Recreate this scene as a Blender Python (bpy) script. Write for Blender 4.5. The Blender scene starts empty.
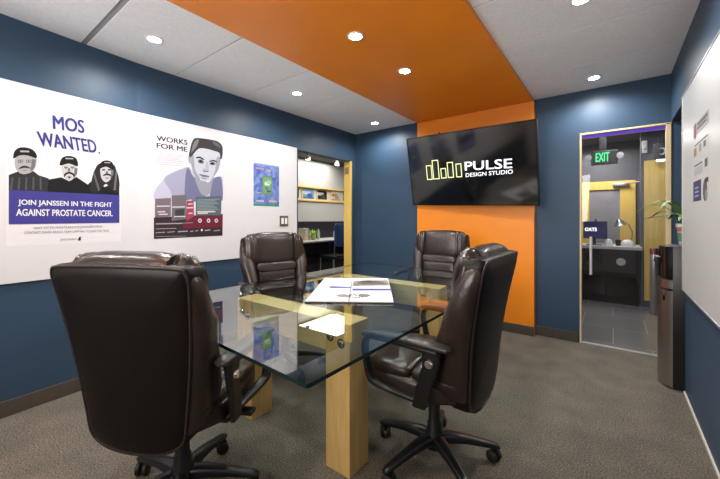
import bpy, bmesh, math, random
from mathutils import Vector, Matrix
random.seed(7)
S = bpy.context.scene
COL = S.collection
PI = math.pi

# ------------------------------------------------------------------ camera, world, exposure
F, YAW, CY, EYE = 334.8, math.radians(37.1), 219.0, 1.25
cd = bpy.data.cameras.new('camera'); cam = bpy.data.objects.new('camera', cd); COL.objects.link(cam)
cam.location = (0, 0, EYE); cam.rotation_euler = (PI/2, 0, YAW)
cd.sensor_width = 36; cd.lens = F/720*36
cd.shift_y = -(239.5-CY)/720
cd.clip_start = .02; cd.clip_end = 60
S.camera = cam
w = bpy.data.worlds.new('world'); S.world = w; w.use_nodes = True
w.node_tree.nodes['Background'].inputs[0].default_value = (.5, .55, .6, 1)
w.node_tree.nodes['Background'].inputs[1].default_value = .1
S.view_settings.view_transform = 'Standard'; S.view_settings.look = 'None'
S.view_settings.exposure = 1.08; S.view_settings.gamma = 1; S.view_settings.use_curve_mapping = False
S.cycles.max_bounces = 14; S.cycles.diffuse_bounces = 7; S.cycles.glossy_bounces = 6
S.cycles.transparent_max_bounces = 16; S.cycles.transmission_bounces = 10
S.cycles.sample_clamp_indirect = 6

P_SPOT = 30.0
SPOT_DEG = 165
def lamp(name, kind, loc, power, col=(1, .98, .95), size=.05, rot=(0, 0, 0), spot=None, blend=.6):
    l = bpy.data.lights.new(name, kind); o = bpy.data.objects.new(name, l); COL.objects.link(o)
    l.energy = power; l.color = col; o.location = loc; o.rotation_euler = rot
    if kind == 'SPOT': l.spot_size = math.radians(spot); l.spot_blend = blend; l.shadow_soft_size = size
    elif kind == 'AREA': l.size = size
    else: l.shadow_soft_size = size
    return o

up = lamp('added_ceiling_fill', 'AREA', (-1.1, -1.3, 1.75), 30, (1, .98, .96), 1.3)   # unseen soft fill added behind the camera to brighten the ceiling
up.rotation_euler = Vector((-.1, 2.2, 1.3)).to_track_quat('-Z', 'Y').to_euler()
# room measures (metres)
D, XR, XL, H = 4.04, .41, -3.14, 2.54
YB = -1.7                       # wall behind the camera
BEND_Y, BEND = 1.095, math.radians(5.5)
# corridor past the left opening and reception past the glass door take their own ceiling lamps
lamp('corridor_lamp', 'SPOT', (-4.3, 2.7, 2.6), 45, (1, .95, .88), .08, spot=165)
lamp('corridor_lamp', 'AREA', (-4.95, 5.6, 2.6), 19, (1, .95, .88), 1.1)
lamp('corridor_lamp', 'SPOT', (-4.2, 7.4, 2.6), 40, (1, .95, .88), .08, spot=165)
lamp('reception_lamp', 'AREA', (.2, 5.1, 2.5), 11, (.93, .93, 1), .7)
lamp('reception_lamp', 'AREA', (-.2, 6.9, 2.5), 15, (1, .95, .9), .6)

# ------------------------------------------------------------------ pixel rays on known planes (for measuring)
_s, _c = math.sin(YAW), math.cos(YAW)
def ray(px, py):
    u = (px-360)/F; v = -(py-CY)/F
    return Vector((-_s+u*_c, _c+u*_s, v))
class Plane:
    def __init__(s, o, U, V):
        s.o, s.U, s.V = Vector(o), Vector(U).normalized(), Vector(V).normalized(); s.N = s.U.cross(s.V).normalized()
    def px(s, x, y):
        r = ray(x, y); e = Vector((0, 0, EYE)); t = (s.o-e).dot(s.N)/r.dot(s.N); p = e+r*t-s.o
        return (p.dot(s.U), p.dot(s.V))
    def at(s, u, v, n=0): return s.o+s.U*u+s.V*v+s.N*n

# ------------------------------------------------------------------ materials
MATS = {}
def mat(name, col, rough=.5, metal=0, spec=.5, noise=None, bump=None, coat=0, emit=None, estr=0, stretch=None):
    if name in MATS: return MATS[name]
    m = bpy.data.materials.new(name); m.use_nodes = True; nt = m.node_tree; b = nt.nodes['Principled BSDF']
    b.inputs['Base Color'].default_value = (*col, 1); b.inputs['Roughness'].default_value = rough
    b.inputs['Metallic'].default_value = metal; b.inputs['Specular IOR Level'].default_value = spec
    b.inputs['Coat Weight'].default_value = coat; b.inputs['Coat Roughness'].default_value = .08
    if emit: b.inputs['Emission Color'].default_value = (*emit, 1); b.inputs['Emission Strength'].default_value = estr
    if noise or bump:
        tc = nt.nodes.new('ShaderNodeTexCoord'); mp = nt.nodes.new('ShaderNodeMapping')
        nt.links.new(tc.outputs['Object'], mp.inputs[0])
        if stretch: mp.inputs['Scale'].default_value = stretch
    if noise:
        sc, amt, det = noise
        n = nt.nodes.new('ShaderNodeTexNoise'); n.inputs['Scale'].default_value = sc; n.inputs['Detail'].default_value = det
        nt.links.new(mp.outputs[0], n.inputs['Vector'])
        r = nt.nodes.new('ShaderNodeValToRGB')
        r.color_ramp.elements[0].position = .3; r.color_ramp.elements[1].position = .7
        r.color_ramp.elements[0].color = (*[c*(1-amt) for c in col], 1); r.color_ramp.elements[1].color = (*[min(1, c*(1+amt)) for c in col], 1)
        nt.links.new(n.outputs[0], r.inputs[0]); nt.links.new(r.outputs[0], b.inputs['Base Color'])
    if bump:
        sc, st, dist = bump
        n2 = nt.nodes.new('ShaderNodeTexNoise'); n2.inputs['Scale'].default_value = sc; n2.inputs['Detail'].default_value = 4
        nt.links.new(mp.outputs[0], n2.inputs['Vector'])
        bu = nt.nodes.new('ShaderNodeBump'); bu.inputs['Strength'].default_value = st; bu.inputs['Distance'].default_value = dist
        nt.links.new(n2.outputs[0], bu.inputs['Height']); nt.links.new(bu.outputs[0], b.inputs['Normal'])
    MATS[name] = m; return m
def srgb(r, g, b):
    f = lambda c: (c/255/12.92) if c/255 <= .04045 else ((c/255+.055)/1.055)**2.4
    return (f(r), f(g), f(b))
def ink(r, g, b): return mat('ink_%d_%d_%d' % (r, g, b), [c*.74 for c in srgb(r, g, b)], .5, spec=.2)
def glass(name, tint, ior=1.5, rough=0):
    if name in MATS: return MATS[name]
    m = bpy.data.materials.new(name); m.use_nodes = True; nt = m.node_tree; nt.nodes.remove(nt.nodes['Principled BSDF'])
    out = nt.nodes['Material Output']; t = nt.nodes.new('ShaderNodeBsdfTransparent'); t.inputs[0].default_value = (*tint, 1)
    g = nt.nodes.new('ShaderNodeBsdfGlossy'); g.inputs['Roughness'].default_value = rough; g.inputs[0].default_value = (1, 1, 1, 1)
    fr = nt.nodes.new('ShaderNodeFresnel'); fr.inputs[0].default_value = ior
    mx = nt.nodes.new('ShaderNodeMixShader')
    geo = nt.nodes.new('ShaderNodeNewGeometry'); mu = nt.nodes.new('ShaderNodeMath'); mu.operation = 'MULTIPLY'   # back faces only transmit
    inv = nt.nodes.new('ShaderNodeMath'); inv.operation = 'SUBTRACT'; inv.inputs[0].default_value = 1
    nt.links.new(geo.outputs['Backfacing'], inv.inputs[1]); nt.links.new(fr.outputs[0], mu.inputs[0]); nt.links.new(inv.outputs[0], mu.inputs[1])
    nt.links.new(mu.outputs[0], mx.inputs[0]); nt.links.new(t.outputs[0], mx.inputs[1]); nt.links.new(g.outputs[0], mx.inputs[2])
    nt.links.new(mx.outputs[0], out.inputs[0])
    MATS[name] = m; return m
def carpet_mat():
    m = mat('carpet', (.13, .12, .105), .95, spec=.1, bump=(260, .35, .003)); nt = m.node_tree; b = nt.nodes['Principled BSDF']
    tc = nt.nodes.new('ShaderNodeTexCoord'); a = nt.nodes.new('ShaderNodeTexNoise'); a.inputs['Scale'].default_value = 130; a.inputs['Detail'].default_value = 3
    c = nt.nodes.new('ShaderNodeTexNoise'); c.inputs['Scale'].default_value = 5; c.inputs['Detail'].default_value = 6
    nt.links.new(tc.outputs['Object'], a.inputs['Vector']); nt.links.new(tc.outputs['Object'], c.inputs['Vector'])
    r = nt.nodes.new('ShaderNodeValToRGB'); e = r.color_ramp.elements
    e[0].position = .32; e[0].color = (.052, .049, .043, 1); e[1].position = .7; e[1].color = (.215, .195, .163, 1)
    r2 = nt.nodes.new('ShaderNodeValToRGB'); e = r2.color_ramp.elements
    e[0].position = .3; e[0].color = (.78, .8, .8, 1); e[1].position = .7; e[1].color = (1.1, 1.05, 1, 1)
    mx = nt.nodes.new('ShaderNodeMixRGB'); mx.blend_type = 'MULTIPLY'; mx.inputs[0].default_value = 1
    nt.links.new(a.outputs[0], r.inputs[0]); nt.links.new(c.outputs[0], r2.inputs[0])
    nt.links.new(r.outputs[0], mx.inputs[1]); nt.links.new(r2.outputs[0], mx.inputs[2]); nt.links.new(mx.outputs[0], b.inputs['Base Color'])
    return m
def tile_mat():
    m = mat('floor_tile', (.2, .19, .19), .22); nt = m.node_tree; b = nt.nodes['Principled BSDF']
    tc = nt.nodes.new('ShaderNodeTexCoord'); br = nt.nodes.new('ShaderNodeTexBrick')
    mp = nt.nodes.new('ShaderNodeMapping'); nt.links.new(tc.outputs['Object'], mp.inputs[0]); nt.links.new(mp.outputs[0], br.inputs['Vector'])
    br.inputs['Scale'].default_value = 1; br.inputs['Brick Width'].default_value = .6; br.inputs['Row Height'].default_value = .6
    br.inputs['Mortar Size'].default_value = .006; br.inputs['Color1'].default_value = (.135, .13, .13, 1); br.inputs['Color2'].default_value = (.15, .143, .143, 1)
    br.inputs['Mortar'].default_value = (.24, .235, .23, 1)
    nt.links.new(br.outputs[0], b.inputs['Base Color']); return m
def wood_mat(name, c1, c2, axis_scale):
    m = mat(name, c1, .5, spec=.35); nt = m.node_tree; b = nt.nodes['Principled BSDF']
    tc = nt.nodes.new('ShaderNodeTexCoord'); mp = nt.nodes.new('ShaderNodeMapping'); mp.inputs['Scale'].default_value = axis_scale
    n = nt.nodes.new('ShaderNodeTexNoise'); n.inputs['Scale'].default_value = 9; n.inputs['Detail'].default_value = 6; n.inputs['Distortion'].default_value = .6
    nt.links.new(tc.outputs['Object'], mp.inputs[0]); nt.links.new(mp.outputs[0], n.inputs['Vector'])
    r = nt.nodes.new('ShaderNodeValToRGB'); e = r.color_ramp.elements
    e[0].position = .33; e[0].color = (*c1, 1); e[1].position = .66; e[1].color = (*c2, 1)
    nt.links.new(n.outputs[0], r.inputs[0]); nt.links.new(r.outputs[0], b.inputs['Base Color'])
    bu = nt.nodes.new('ShaderNodeBump'); bu.inputs['Strength'].default_value = .15; bu.inputs['Distance'].default_value = .003
    nt.links.new(n.outputs[0], bu.inputs['Height']); nt.links.new(bu.outputs[0], b.inputs['Normal']); return m

BLUE = mat('blue_paint', (.028, .058, .102), .46, spec=.32, noise=(3, .06, 2), bump=(120, .05, .002))
ORANGE = mat('orange_paint', (.80, .24, .008), .42, noise=(3, .04, 2), bump=(120, .05, .002))
CEIL = mat('ceiling_board', (.83, .85, .87), .85, noise=(60, .05, 4), bump=(150, .15, .002))
CSEAM = mat('ceiling_seam', (.30, .30, .31), .8)
CARPET = carpet_mat(); TILE = tile_mat()
SKIRT = mat('vinyl_skirting', (.058, .049, .040), .5, noise=(30, .1, 2))
PALE = mat('pale_trim', (.62, .60, .54), .5)
BOARD = mat('whiteboard_enamel', (.615, .62, .64), .22, spec=.45)
ALU = mat('aluminium', (.55, .56, .58), .35, metal=.9)
CHROME = mat('chrome', (.8, .8, .82), .14, metal=1)
STEEL = mat('brushed_steel', (.42, .40, .38), .32, metal=1, bump=(300, .05, .001), stretch=(1, 1, .02))
LEATHER = mat('brown_leather', (.021, .0125, .0095), .30, spec=.55, noise=(25, .2, 4), bump=(55, .22, .006))
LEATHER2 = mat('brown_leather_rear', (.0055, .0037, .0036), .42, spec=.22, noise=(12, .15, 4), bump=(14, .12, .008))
SEAM = mat('leather_piping', (.022, .016, .014), .38)
PLASTIC = mat('black_plastic', (.008, .008, .009), .34, bump=(200, .05, .001))
RUBBER = mat('black_rubber', (.008, .008, .008), .6)
TIMBER_Z = wood_mat('pine_upright', (.56, .36, .125), (.66, .455, .18), (5, 5, .35))
TIMBER_X = wood_mat('pine_beam', (.62, .47, .22), (.72, .56, .29), (.35, 5, 5))
TGLASS = glass('table_glass', (.88, .935, .915), 2.6); TEDGE = mat('glass_edge', (.004, .016, .016), .25, spec=.35)
DGLASS = glass('door_glass', (.95, .96, .96))
YWOOD = wood_mat('yellow_maple', (.66, .44, .10), (.74, .52, .15), (4, 4, .3))
TAN = wood_mat('tan_door_frame', (.55, .43, .25), (.64, .51, .31), (4, 4, .3))
BLACK = mat('gloss_black', (.006, .006, .007), .12)
SCREEN = mat('screen_black', (.004, .004, .0045), .09, spec=.9)
DARK = mat('dark_laminate', (.012, .012, .013), .3)
LAMPON = mat('lamp_lens', (1, 1, 1), .5, emit=(1, .95, .88), estr=40)
WHITEP = mat('white_plastic', (.75, .75, .74), .35)
FABRIC = mat('grey_panel_fabric', (.50, .49, .47), .9, noise=(80, .06, 3))
DCEIL = mat('dark_ceiling', (.07, .065, .06), .8)
GREYWALL = mat('grey_purple_wall', (.085, .085, .105), .6, noise=(4, .08, 3))
FROST = mat('frosted_pane', (.24, .235, .26), .45, noise=(6, .1, 3))
PAPER = mat('paper_white', (.66, .66, .68), .55, spec=.25)

# ------------------------------------------------------------------ mesh helpers
class MB:
    def __init__(s): s.bm = bmesh.new(); s.mats = []
    def mi(s, m):
        if m is None: return 0
        if m not in s.mats: s.mats.append(m)
        return s.mats.index(m)
    def _join(s, b, m):
        i = s.mi(m)
        for f in b.faces: f.material_index = i
        me = bpy.data.meshes.new('t'); b.to_mesh(me); b.free(); s.bm.from_mesh(me); bpy.data.meshes.remove(me)
    def box(s, lo, hi, m=None, bev=0, M=None, seg=2):
        b = bmesh.new(); bmesh.ops.create_cube(b, size=1)
        lo, hi = Vector(lo), Vector(hi)
        for v in b.verts: v.co = Vector([lo[i]+(v.co[i]+.5)*(hi[i]-lo[i]) for i in range(3)])
        if bev: bmesh.ops.bevel(b, geom=b.edges[:], offset=bev, segments=seg, affect='EDGES', profile=.5)
        if M: b.transform(M)
        s._join(b, m); return s
    def prism(s, pts, z0, z1, m=None, bev=0, M=None):
        b = bmesh.new(); lo = [b.verts.new((x, y, z0)) for x, y in pts]; hi = [b.verts.new((x, y, z1)) for x, y in pts]
        n = len(pts); b.faces.new(lo[::-1]); b.faces.new(hi)
        for i in range(n): b.faces.new((lo[i], lo[(i+1) % n], hi[(i+1) % n], hi[i]))
        bmesh.ops.recalc_face_normals(b, faces=b.faces)
        if bev: bmesh.ops.bevel(b, geom=b.edges[:], offset=bev, segments=2, affect='EDGES', profile=.5)
        if M: b.transform(M)
        s._join(b, m); return s
    def rings(s, rings, m=None, caps=True, closed=False):
        b = bmesh.new(); R = [[b.verts.new(p) for p in r] for r in rings]; n = len(R[0])
        for a in range(len(R)-1+(1 if closed else 0)):
            A, B = R[a], R[(a+1) % len(R)]
            for i in range(n):
                try: b.faces.new((A[i], A[(i+1) % n], B[(i+1) % n], B[i]))
                except ValueError: pass
        if caps and not closed:
            for r, fl in ((R[0], True), (R[-1], False)):
                c = b.verts.new(sum((v.co for v in r), Vector())/n)
                for i in range(n): b.faces.new((r[(i+1) % n], r[i], c) if fl else (r[i], r[(i+1) % n], c))
        bmesh.ops.remove_doubles(b, verts=b.verts, dist=1e-6)
        bmesh.ops.recalc_face_normals(b, faces=b.faces); s._join(b, m); return s
    def loft(s, secs, m=None, n=24):                     # sections: centre, half-axis a, half-axis b, power
        rg = []
        for c, a, bb, p in secs:
            c, a, bb = Vector(c), Vector(a), Vector(bb); r = []
            for i in range(n):
                t = 2*PI*(i+.5)/n; cx, sx = math.cos(t), math.sin(t)
                r.append(c+a*math.copysign(abs(cx)**(2/p), cx)+bb*math.copysign(abs(sx)**(2/p), sx))
            rg.append(r)
        return s.rings(rg, m)
    def tube(s, pts, r, m=None, n=8, closed=False, flat=1):
        pts = [Vector(p) for p in pts]; N = len(pts); rg = []
        rr = r if isinstance(r, (list, tuple)) else [r]*N; up = None
        for i, p in enumerate(pts):
            d = (pts[(i+1) % N]-pts[i-1]) if closed else (pts[min(i+1, N-1)]-pts[max(i-1, 0)])
            d.normalize()
            if up is None: up = Vector((0, 0, 1)) if abs(d.z) < .9 else Vector((1, 0, 0))
            x = d.cross(up).normalized(); up = x.cross(d).normalized()
            rg.append([p+x*rr[i]*math.cos(2*PI*k/n)+up*rr[i]*flat*math.sin(2*PI*k/n) for k in range(n)])
        return s.rings(rg, m, closed=closed)
    def lathe(s, prof, c=(0, 0, 0), m=None, n=24, axis='z', M=None):
        c = Vector(c); rg = []
        for r, z in prof:
            rg.append([(Vector((r*math.cos(2*PI*k/n), r*math.sin(2*PI*k/n), z)) if axis == 'z' else
                        Vector((z, r*math.cos(2*PI*k/n), r*math.sin(2*PI*k/n))) if axis == 'x' else
                        Vector((r*math.sin(2*PI*k/n), z, r*math.cos(2*PI*k/n))))+c for k in range(n)])
        if M: rg = [[M @ p for p in r] for r in rg]
        return s.rings(rg, m)
    def plate(s, outline, layers, m=None, deform=None):  # closed outline (x,z) puffed along y: layers (scale, y)
        n = len(outline); cx = sum(p[0] for p in outline)/n; cz = sum(p[1] for p in outline)/n; rg = []
        for sc, y in layers:
            r = [Vector((cx+(x-cx)*sc, y, cz+(z-cz)*sc)) for x, z in outline]
            if deform: r = [deform(p) for p in r]
            rg.append(r)
        return s.rings(rg, m)
    def quad(s, pts, m=None):
        b = bmesh.new(); b.faces.new([b.verts.new(p) for p in pts]); s._join(b, m); return s
    def mesh(s, me, M, m=None):
        b = bmesh.new(); b.from_mesh(me); b.transform(M); s._join(b, m); return s
    def build(s, name, m=None, parent=None, smooth=40, loc=None):
        me = bpy.data.meshes.new(name); s.bm.to_mesh(me); s.bm.free()
        for x in (s.mats or [m]): me.materials.append(x)
        if smooth:
            for p in me.polygons: p.use_smooth = True
            try: me.set_sharp_from_angle(angle=math.radians(smooth))
            except Exception: pass
        o = bpy.data.objects.new(name, me); COL.objects.link(o)
        if parent: o.parent = parent
        if loc: o.location = loc
        return o
def thing(name, label, cat, loc=(0, 0, 0), rz=0, group=None):
    o = bpy.data.objects.new(name, None); COL.objects.link(o); o.empty_display_size = .1
    o.location = loc; o.rotation_euler = (0, 0, rz); o['label'] = label; o['category'] = cat
    if group: o['group'] = group
    return o
def tag(o, label, cat, group=None):
    o['label'] = label; o['category'] = cat
    if group: o['group'] = group
    return o
def struct(o): o['kind'] = 'structure'; return o
def copy_tree(o, parent=None):
    c = o.copy(); COL.objects.link(c)
    if parent: c.parent = parent
    for ch in list(o.children): copy_tree(ch, c)
    return c
def catmull(pts, k=6, closed=True):
    n = len(pts); out = []
    P = [Vector((*p, 0)) if len(p) == 2 else Vector(p) for p in pts]
    for i in range(n if closed else n-1):
        p0 = P[(i-1) % n] if closed else P[max(i-1, 0)]; p1 = P[i]; p2 = P[(i+1) % n]; p3 = P[(i+2) % n] if closed else P[min(i+2, n-1)]
        for j in range(k):
            t = j/k
            out.append(.5*((2*p1)+(p2-p0)*t+(2*p0-5*p1+4*p2-p3)*t*t+(3*p1-p0-3*p2+p3)*t**3))
    if not closed: out.append(P[-1])
    return [tuple(v) for v in out] if len(pts[0]) == 3 else [(v.x, v.y) for v in out]
def rrect(x0, z0, x1, z1, r, n=5):
    o = []
    for cx, cz, a in ((x1-r, z1-r, 0), (x0+r, z1-r, 90), (x0+r, z0+r, 180), (x1-r, z0+r, 270)):
        for k in range(n+1):
            t = math.radians(a+90*k/n); o.append((cx+r*math.cos(t), cz+r*math.sin(t)))
    return o
_txt = {}
def text_mesh(t, bold=0):
    k = (t, bold)
    if k in _txt: return _txt[k]
    c = bpy.data.curves.new('lettering', 'FONT'); c.body = t; c.offset = bold; c.resolution_u = 3
    o = bpy.data.objects.new('lettering', c); COL.objects.link(o)
    dg = bpy.context.evaluated_depsgraph_get(); dg.update()
    me = bpy.data.meshes.new_from_object(o.evaluated_get(dg)); bpy.data.objects.remove(o); bpy.data.curves.remove(c)
    xs = [v.co.x for v in me.vertices]; ys = [v.co.y for v in me.vertices]
    _txt[k] = (me, min(xs), max(xs), min(ys), max(ys)); return _txt[k]
class Print:
    """flat printed sheet on a plane; every ink shape is a face a fraction of a millimetre proud of the last"""
    def __init__(s, plane, step=.00003, base=.0, clip=None): s.clip = clip; s.p = plane; s.mb = MB(); s.k = base; s.step = step
    def nxt(s): s.k += s.step; return s.k
    def uv(s, pts, m, same=False):
        k = s.k if same else s.nxt(); s.mb.quad([s.p.at(u, v, k) for u, v in pts], m)
    def px(s, pts, m, smooth=0, f=None):
        if f: pts = [f(*p) for p in pts]
        if smooth: pts = catmull(pts, smooth)
        q = [s.p.px(*p) for p in pts]
        if s.clip: q = [(min(max(u, s.clip[0]), s.clip[1]), v) for u, v in q]
        s.uv(q, m)
    def rect(s, u0, v0, u1, v1, m): s.uv([(u0, v0), (u1, v0), (u1, v1), (u0, v1)], m)
    def ell(s, cu, cv, a, b, m, n=20): s.uv([(cu+a*math.cos(2*PI*i/n), cv+b*math.sin(2*PI*i/n)) for i in range(n)], m)
    def text(s, t, bl, br, tl, m, bold=0, pix=True, f=None):
        """fit the word to a box given by bottom left, bottom right and top left"""
        if f: bl, br, tl = f(*bl), f(*br), f(*tl)
        if pix: bl, br, tl = s.p.px(*bl), s.p.px(*br), s.p.px(*tl)
        me, x0, x1, y0, y1 = text_mesh(t)
        X = (s.p.U*(br[0]-bl[0])+s.p.V*(br[1]-bl[1]))/(x1-x0); Y = (s.p.U*(tl[0]-bl[0])+s.p.V*(tl[1]-bl[1]))/(y1-y0); N = s.p.N
        X *= 1-2*bold/(x1-x0); Y *= 1-bold/(y1-y0)
        offs = [(bold, 0)] if not bold else [(0, 0), (2*bold, 0), (bold, bold), (bold, 0), (0, bold), (2*bold, bold)]
        for ox, oy in offs:                               # a heavier cut: the word overprinted a hair apart
            o = s.p.at(*bl, s.nxt())-X*(x0-ox)-Y*(y0-oy)
            s.mb.mesh(me, Matrix(((X.x, Y.x, N.x, o.x), (X.y, Y.y, N.y, o.y), (X.z, Y.z, N.z, o.z), (0, 0, 0, 1))), m)
    def done(s, name, parent=None): return s.mb.build(name, None, parent, smooth=0)

# ------------------------------------------------------------------ the room
bdir = Vector((math.sin(BEND), -math.cos(BEND), 0))          # along the bent part of the left wall, towards the camera
BT = 3.0
b_end = Vector((XL, BEND_Y, 0))+bdir*BT
w_end = Vector((XL, BEND_Y, 0))+bdir*2.75      # the board stops short of the back wall
struct(MB().box((XL-.3, YB-.3, -.1), (XR+1.0, D, 0), CARPET).build('floor', smooth=0))
OX0, OX1 = -2.055, -.685                                      # orange strip
NX = 1.15                                                     # depth of the niche
c = MB()
c.box((XL-.3, YB-.3, H+.006), (XR+1.0, D, H+.1), CSEAM)
ys = [YB-.3]+[.74+.655*k for k in range(-3, 6)]+[D]
for i in range(len(ys)-1):
    g0 = .019 if abs(ys[i]-.74) < .01 else .005; g1 = .019 if abs(ys[i+1]-.74) < .01 else .005
    c.box((XL-.3, ys[i]+g0, H), (OX0+.05, ys[i+1]-g1, H+.01), CEIL)
    c.box((OX1-.05, ys[i]+.005, H), (XR+1.0, ys[i+1]-.005, H+.01), CEIL)
c.build('ceiling', smooth=0); struct(bpy.data.objects['ceiling'])
struct(MB().box((OX0, YB-.2, H-.03), (OX1, D, H+.005), ORANGE, .002).build('ceiling_orange_strip', smooth=0))
# left wall: two straight runs meeting at a shallow bend, opening to the corridor
T = .12
OPY0, OPY1, OPZ = 2.868, 3.945, 2.115
wl = MB()
wl.box((XL-T, BEND_Y-.02, 0), (XL, OPY0, H), BLUE).box((XL-T, OPY0, OPZ), (XL, OPY1, H), BLUE).box((XL-T, OPY1, 0), (XL, D+.15, H), BLUE)
p0, p1 = Vector((XL, BEND_Y, 0)), b_end
n2 = Vector((-math.cos(BEND), -math.sin(BEND), 0))*T
wl.prism([tuple(q.xy) for q in (p0, p1, p1+n2, p0+n2)], 0, H, BLUE)
struct(wl.build('wall_left', smooth=0))
# far wall with the glass door opening
DX0, DX1, DZ = -.264, .405, 2.10
wf = MB().box((XL-T, D, 0), (DX0, D+.04, H), BLUE).box((DX0, D, DZ), (DX1, D+.04, H), BLUE).box((DX1, D, 0), (XR+1.0, D+.04, H), BLUE)
struct(wf.build('wall_far', smooth=0))
struct(MB().box((OX0, D-.075, 0), (OX1+.012, D+.001, H-.03), ORANGE, .003).build('wall_far_orange_panel', smooth=0))
# right wall: ends at the niche
NY = 3.31
struct(MB().box((XR, YB, 0), (XR+.09, NY, H), BLUE).build('wall_right', smooth=0))
wr = MB().box((XR, NY, 2.112), (XR+1.0, D, H), BLUE).box((XR+.09, NY-.09, 0), (XR+1.0, NY, H), BLUE).box((XR+.75, NY, 0), (XR+.85, D, 2.112), BLUE)
struct(wr.build('wall_niche', smooth=0))
struct(MB().box((XL-.3, YB-.1, 0), (XR+.2, YB, H), mat('pale_paint', (.62, .61, .58), .6, noise=(3, .04, 2))).build('wall_back', smooth=0))
# skirting
sk = MB().box((XL, BEND_Y, 0), (XL+.012, OPY0, .10), SKIRT, .002)
N_in = Vector((math.cos(BEND), math.sin(BEND), 0))
sk.prism([tuple(q.xy) for q in (p0, p1, p1+N_in*.012, p0+N_in*.012)], 0, .10, SKIRT, .002)
struct(sk.build('baseboard_left', smooth=0))
struct(MB().box((XL, D-.012, 0), (OX0, D, .10), SKIRT, .002).box((OX0-.0, D-.088, 0), (OX1+.012, D-.075, .10), SKIRT, .002).box((OX1+.012, D-.012, 0), (DX0-.02, D, .10), SKIRT, .002).build('baseboard_far', smooth=0))
struct(MB().box((XR-.008, YB, 0), (XR, NY, .022), PALE, .002).build('baseboard_right', smooth=0))

# left opening: maple jamb on its far side
jb = struct(MB().box((XL-T-.004, OPY1-.035, 0), (XL+.006, OPY1+.0, OPZ), YWOOD, .003).build('door_1', smooth=0))
MB().box((XL-T+.02, OPY1-.040, 1.93), (XL-.03, OPY1-.034, 2.03), mat('bronze_hinge', (.25, .18, .1), .4, metal=.6), .001).build('hinge_plate', None, jb, 0)

# glass door at the far wall
fr = MB()
fr.box((DX0-.006, D-.012, 0), (DX0+.010, D+.042, DZ+.008), TAN, .003).box((DX1-.030, D-.012, 0), (DX1+.006, D+.042, DZ+.008), TAN, .003)
fr.box((DX0-.006, D-.012, DZ-.008), (DX1+.008, D+.042, DZ+.010), TAN, .003)
dr = struct(fr.build('door_2', smooth=0))
MB().box((DX0+.013, D+.012, .012), (DX1-.031, D+.024, DZ-.013), DGLASS).build('pane', None, dr, 0)
MB().tube([(-.176, D-.025, .70), (-.176, D-.025, 1.075)], .011, mat('satin_handle', (.75, .75, .76), .4, metal=.55)).tube([(-.176, D-.025, .76), (-.176, D+.013, .76)], .007, CHROME).tube([(-.176, D-.025, 1.01), (-.176, D+.013, 1.01)], .007, CHROME).build('handle', None, dr)
MB().box((DX0+.012, D+.0, 0), (DX1-.031, D+.055, .008), mat('dull_threshold', (.3, .29, .28), .45, metal=.6), .003).build('threshold', None, dr, 0)

# ------------------------------------------------------------------ whiteboards
PL = Plane((XL, 0, 0), (0, 1, 0), (0, 0, 1))                               # straight left wall, u = y
PB = Plane((XL, BEND_Y, 0), -bdir, (0, 0, 1))                              # bent run, u measured from the bend (negative towards camera)
PRt = Plane((XR, 0, 0), (0, -1, 0), (0, 0, 1))                             # right wall
WZ0, WZ1, WY1 = .84, 2.13, 2.835
wb = MB(); th = .018
q = [Vector((XL, WY1, 0)), Vector((XL, BEND_Y, 0)), w_end]
inn = [Vector((XL+th, WY1, 0)), Vector((XL+th, BEND_Y, 0))+Vector((0, .001, 0)), w_end+N_in*th]
wb.prism([tuple(v.xy) for v in (q[0], q[1], q[2], inn[2], inn[1], inn[0])], WZ0, WZ1, BOARD, .002)
wbo = tag(wb.build('whiteboard', smooth=0), 'long glossy whiteboard covering the left wall behind the posters', 'whiteboard')
WT = .018
PLb = Plane((XL+WT, 0, 0), (0, 1, 0), (0, 0, 1)); PBb = Plane(Vector((XL, BEND_Y, 0))+N_in*WT, -bdir, (0, 0, 1))
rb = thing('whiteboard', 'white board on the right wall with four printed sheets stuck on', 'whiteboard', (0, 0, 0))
MB().box((XR-.016, YB+.05, .75), (XR, 3.29, 2.115), mat('shaded_white_board', (.47, .475, .47), .38, spec=.35), .002).build('panel', None, rb, 0)  # white board in shade: the shading is put into its darker base colour
MB().box((XR-.020, 3.285, .742), (XR, 3.297, 2.123), ALU, .002).box((XR-.020, YB+.05, .742), (XR, 3.297, .752), ALU, .002).box((XR-.020, YB+.05, 2.113), (XR, 3.297, 2.123), ALU, .002).build('edge_trim', None, rb, 0)

# ------------------------------------------------------------------ poster: three men in caps
NAVYINK, PURP = ink(62, 64, 140), ink(70, 68, 150)
def sheet(P, pts_uv, m, name_only=False): P.uv(pts_uv, m)
p = Print(PBb, base=.0005)
a = PBb.px(6, 100)[0]; b = PBb.px(121, 100)[0]
zt, zb = PBb.px(60, 98)[1], PBb.px(64, 244)[1]
p.clip = (a+.012, b-.008)
p.rect(a, zb, b, zt, ink(240, 240, 243))
C2 = lambda x, y: (x/5.14, 150+y/5.14)
blk, dk, mid, lt, vlt = ink(26, 26, 28), ink(52, 52, 55), ink(118, 118, 120), ink(178, 178, 180), ink(208, 208, 210)
# shoulders
p.px([(40, 128), (98, 108), (130, 122), (168, 106), (200, 130), (250, 146), (265, 220), (40, 212)], dk, f=C2)
p.px([(248, 152), (315, 140), (355, 160), (392, 138), (450, 176), (440, 232), (245, 222)], blk, f=C2)
p.px([(425, 200), (470, 160), (540, 190), (590, 165), (613, 200), (613, 238), (425, 230)], blk, f=C2)
for k in range(5): p.px([(60+k*36, 140), (68+k*36, 138), (62+k*38, 206), (52+k*38, 205)], ink(88, 88, 92), f=C2)
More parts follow.
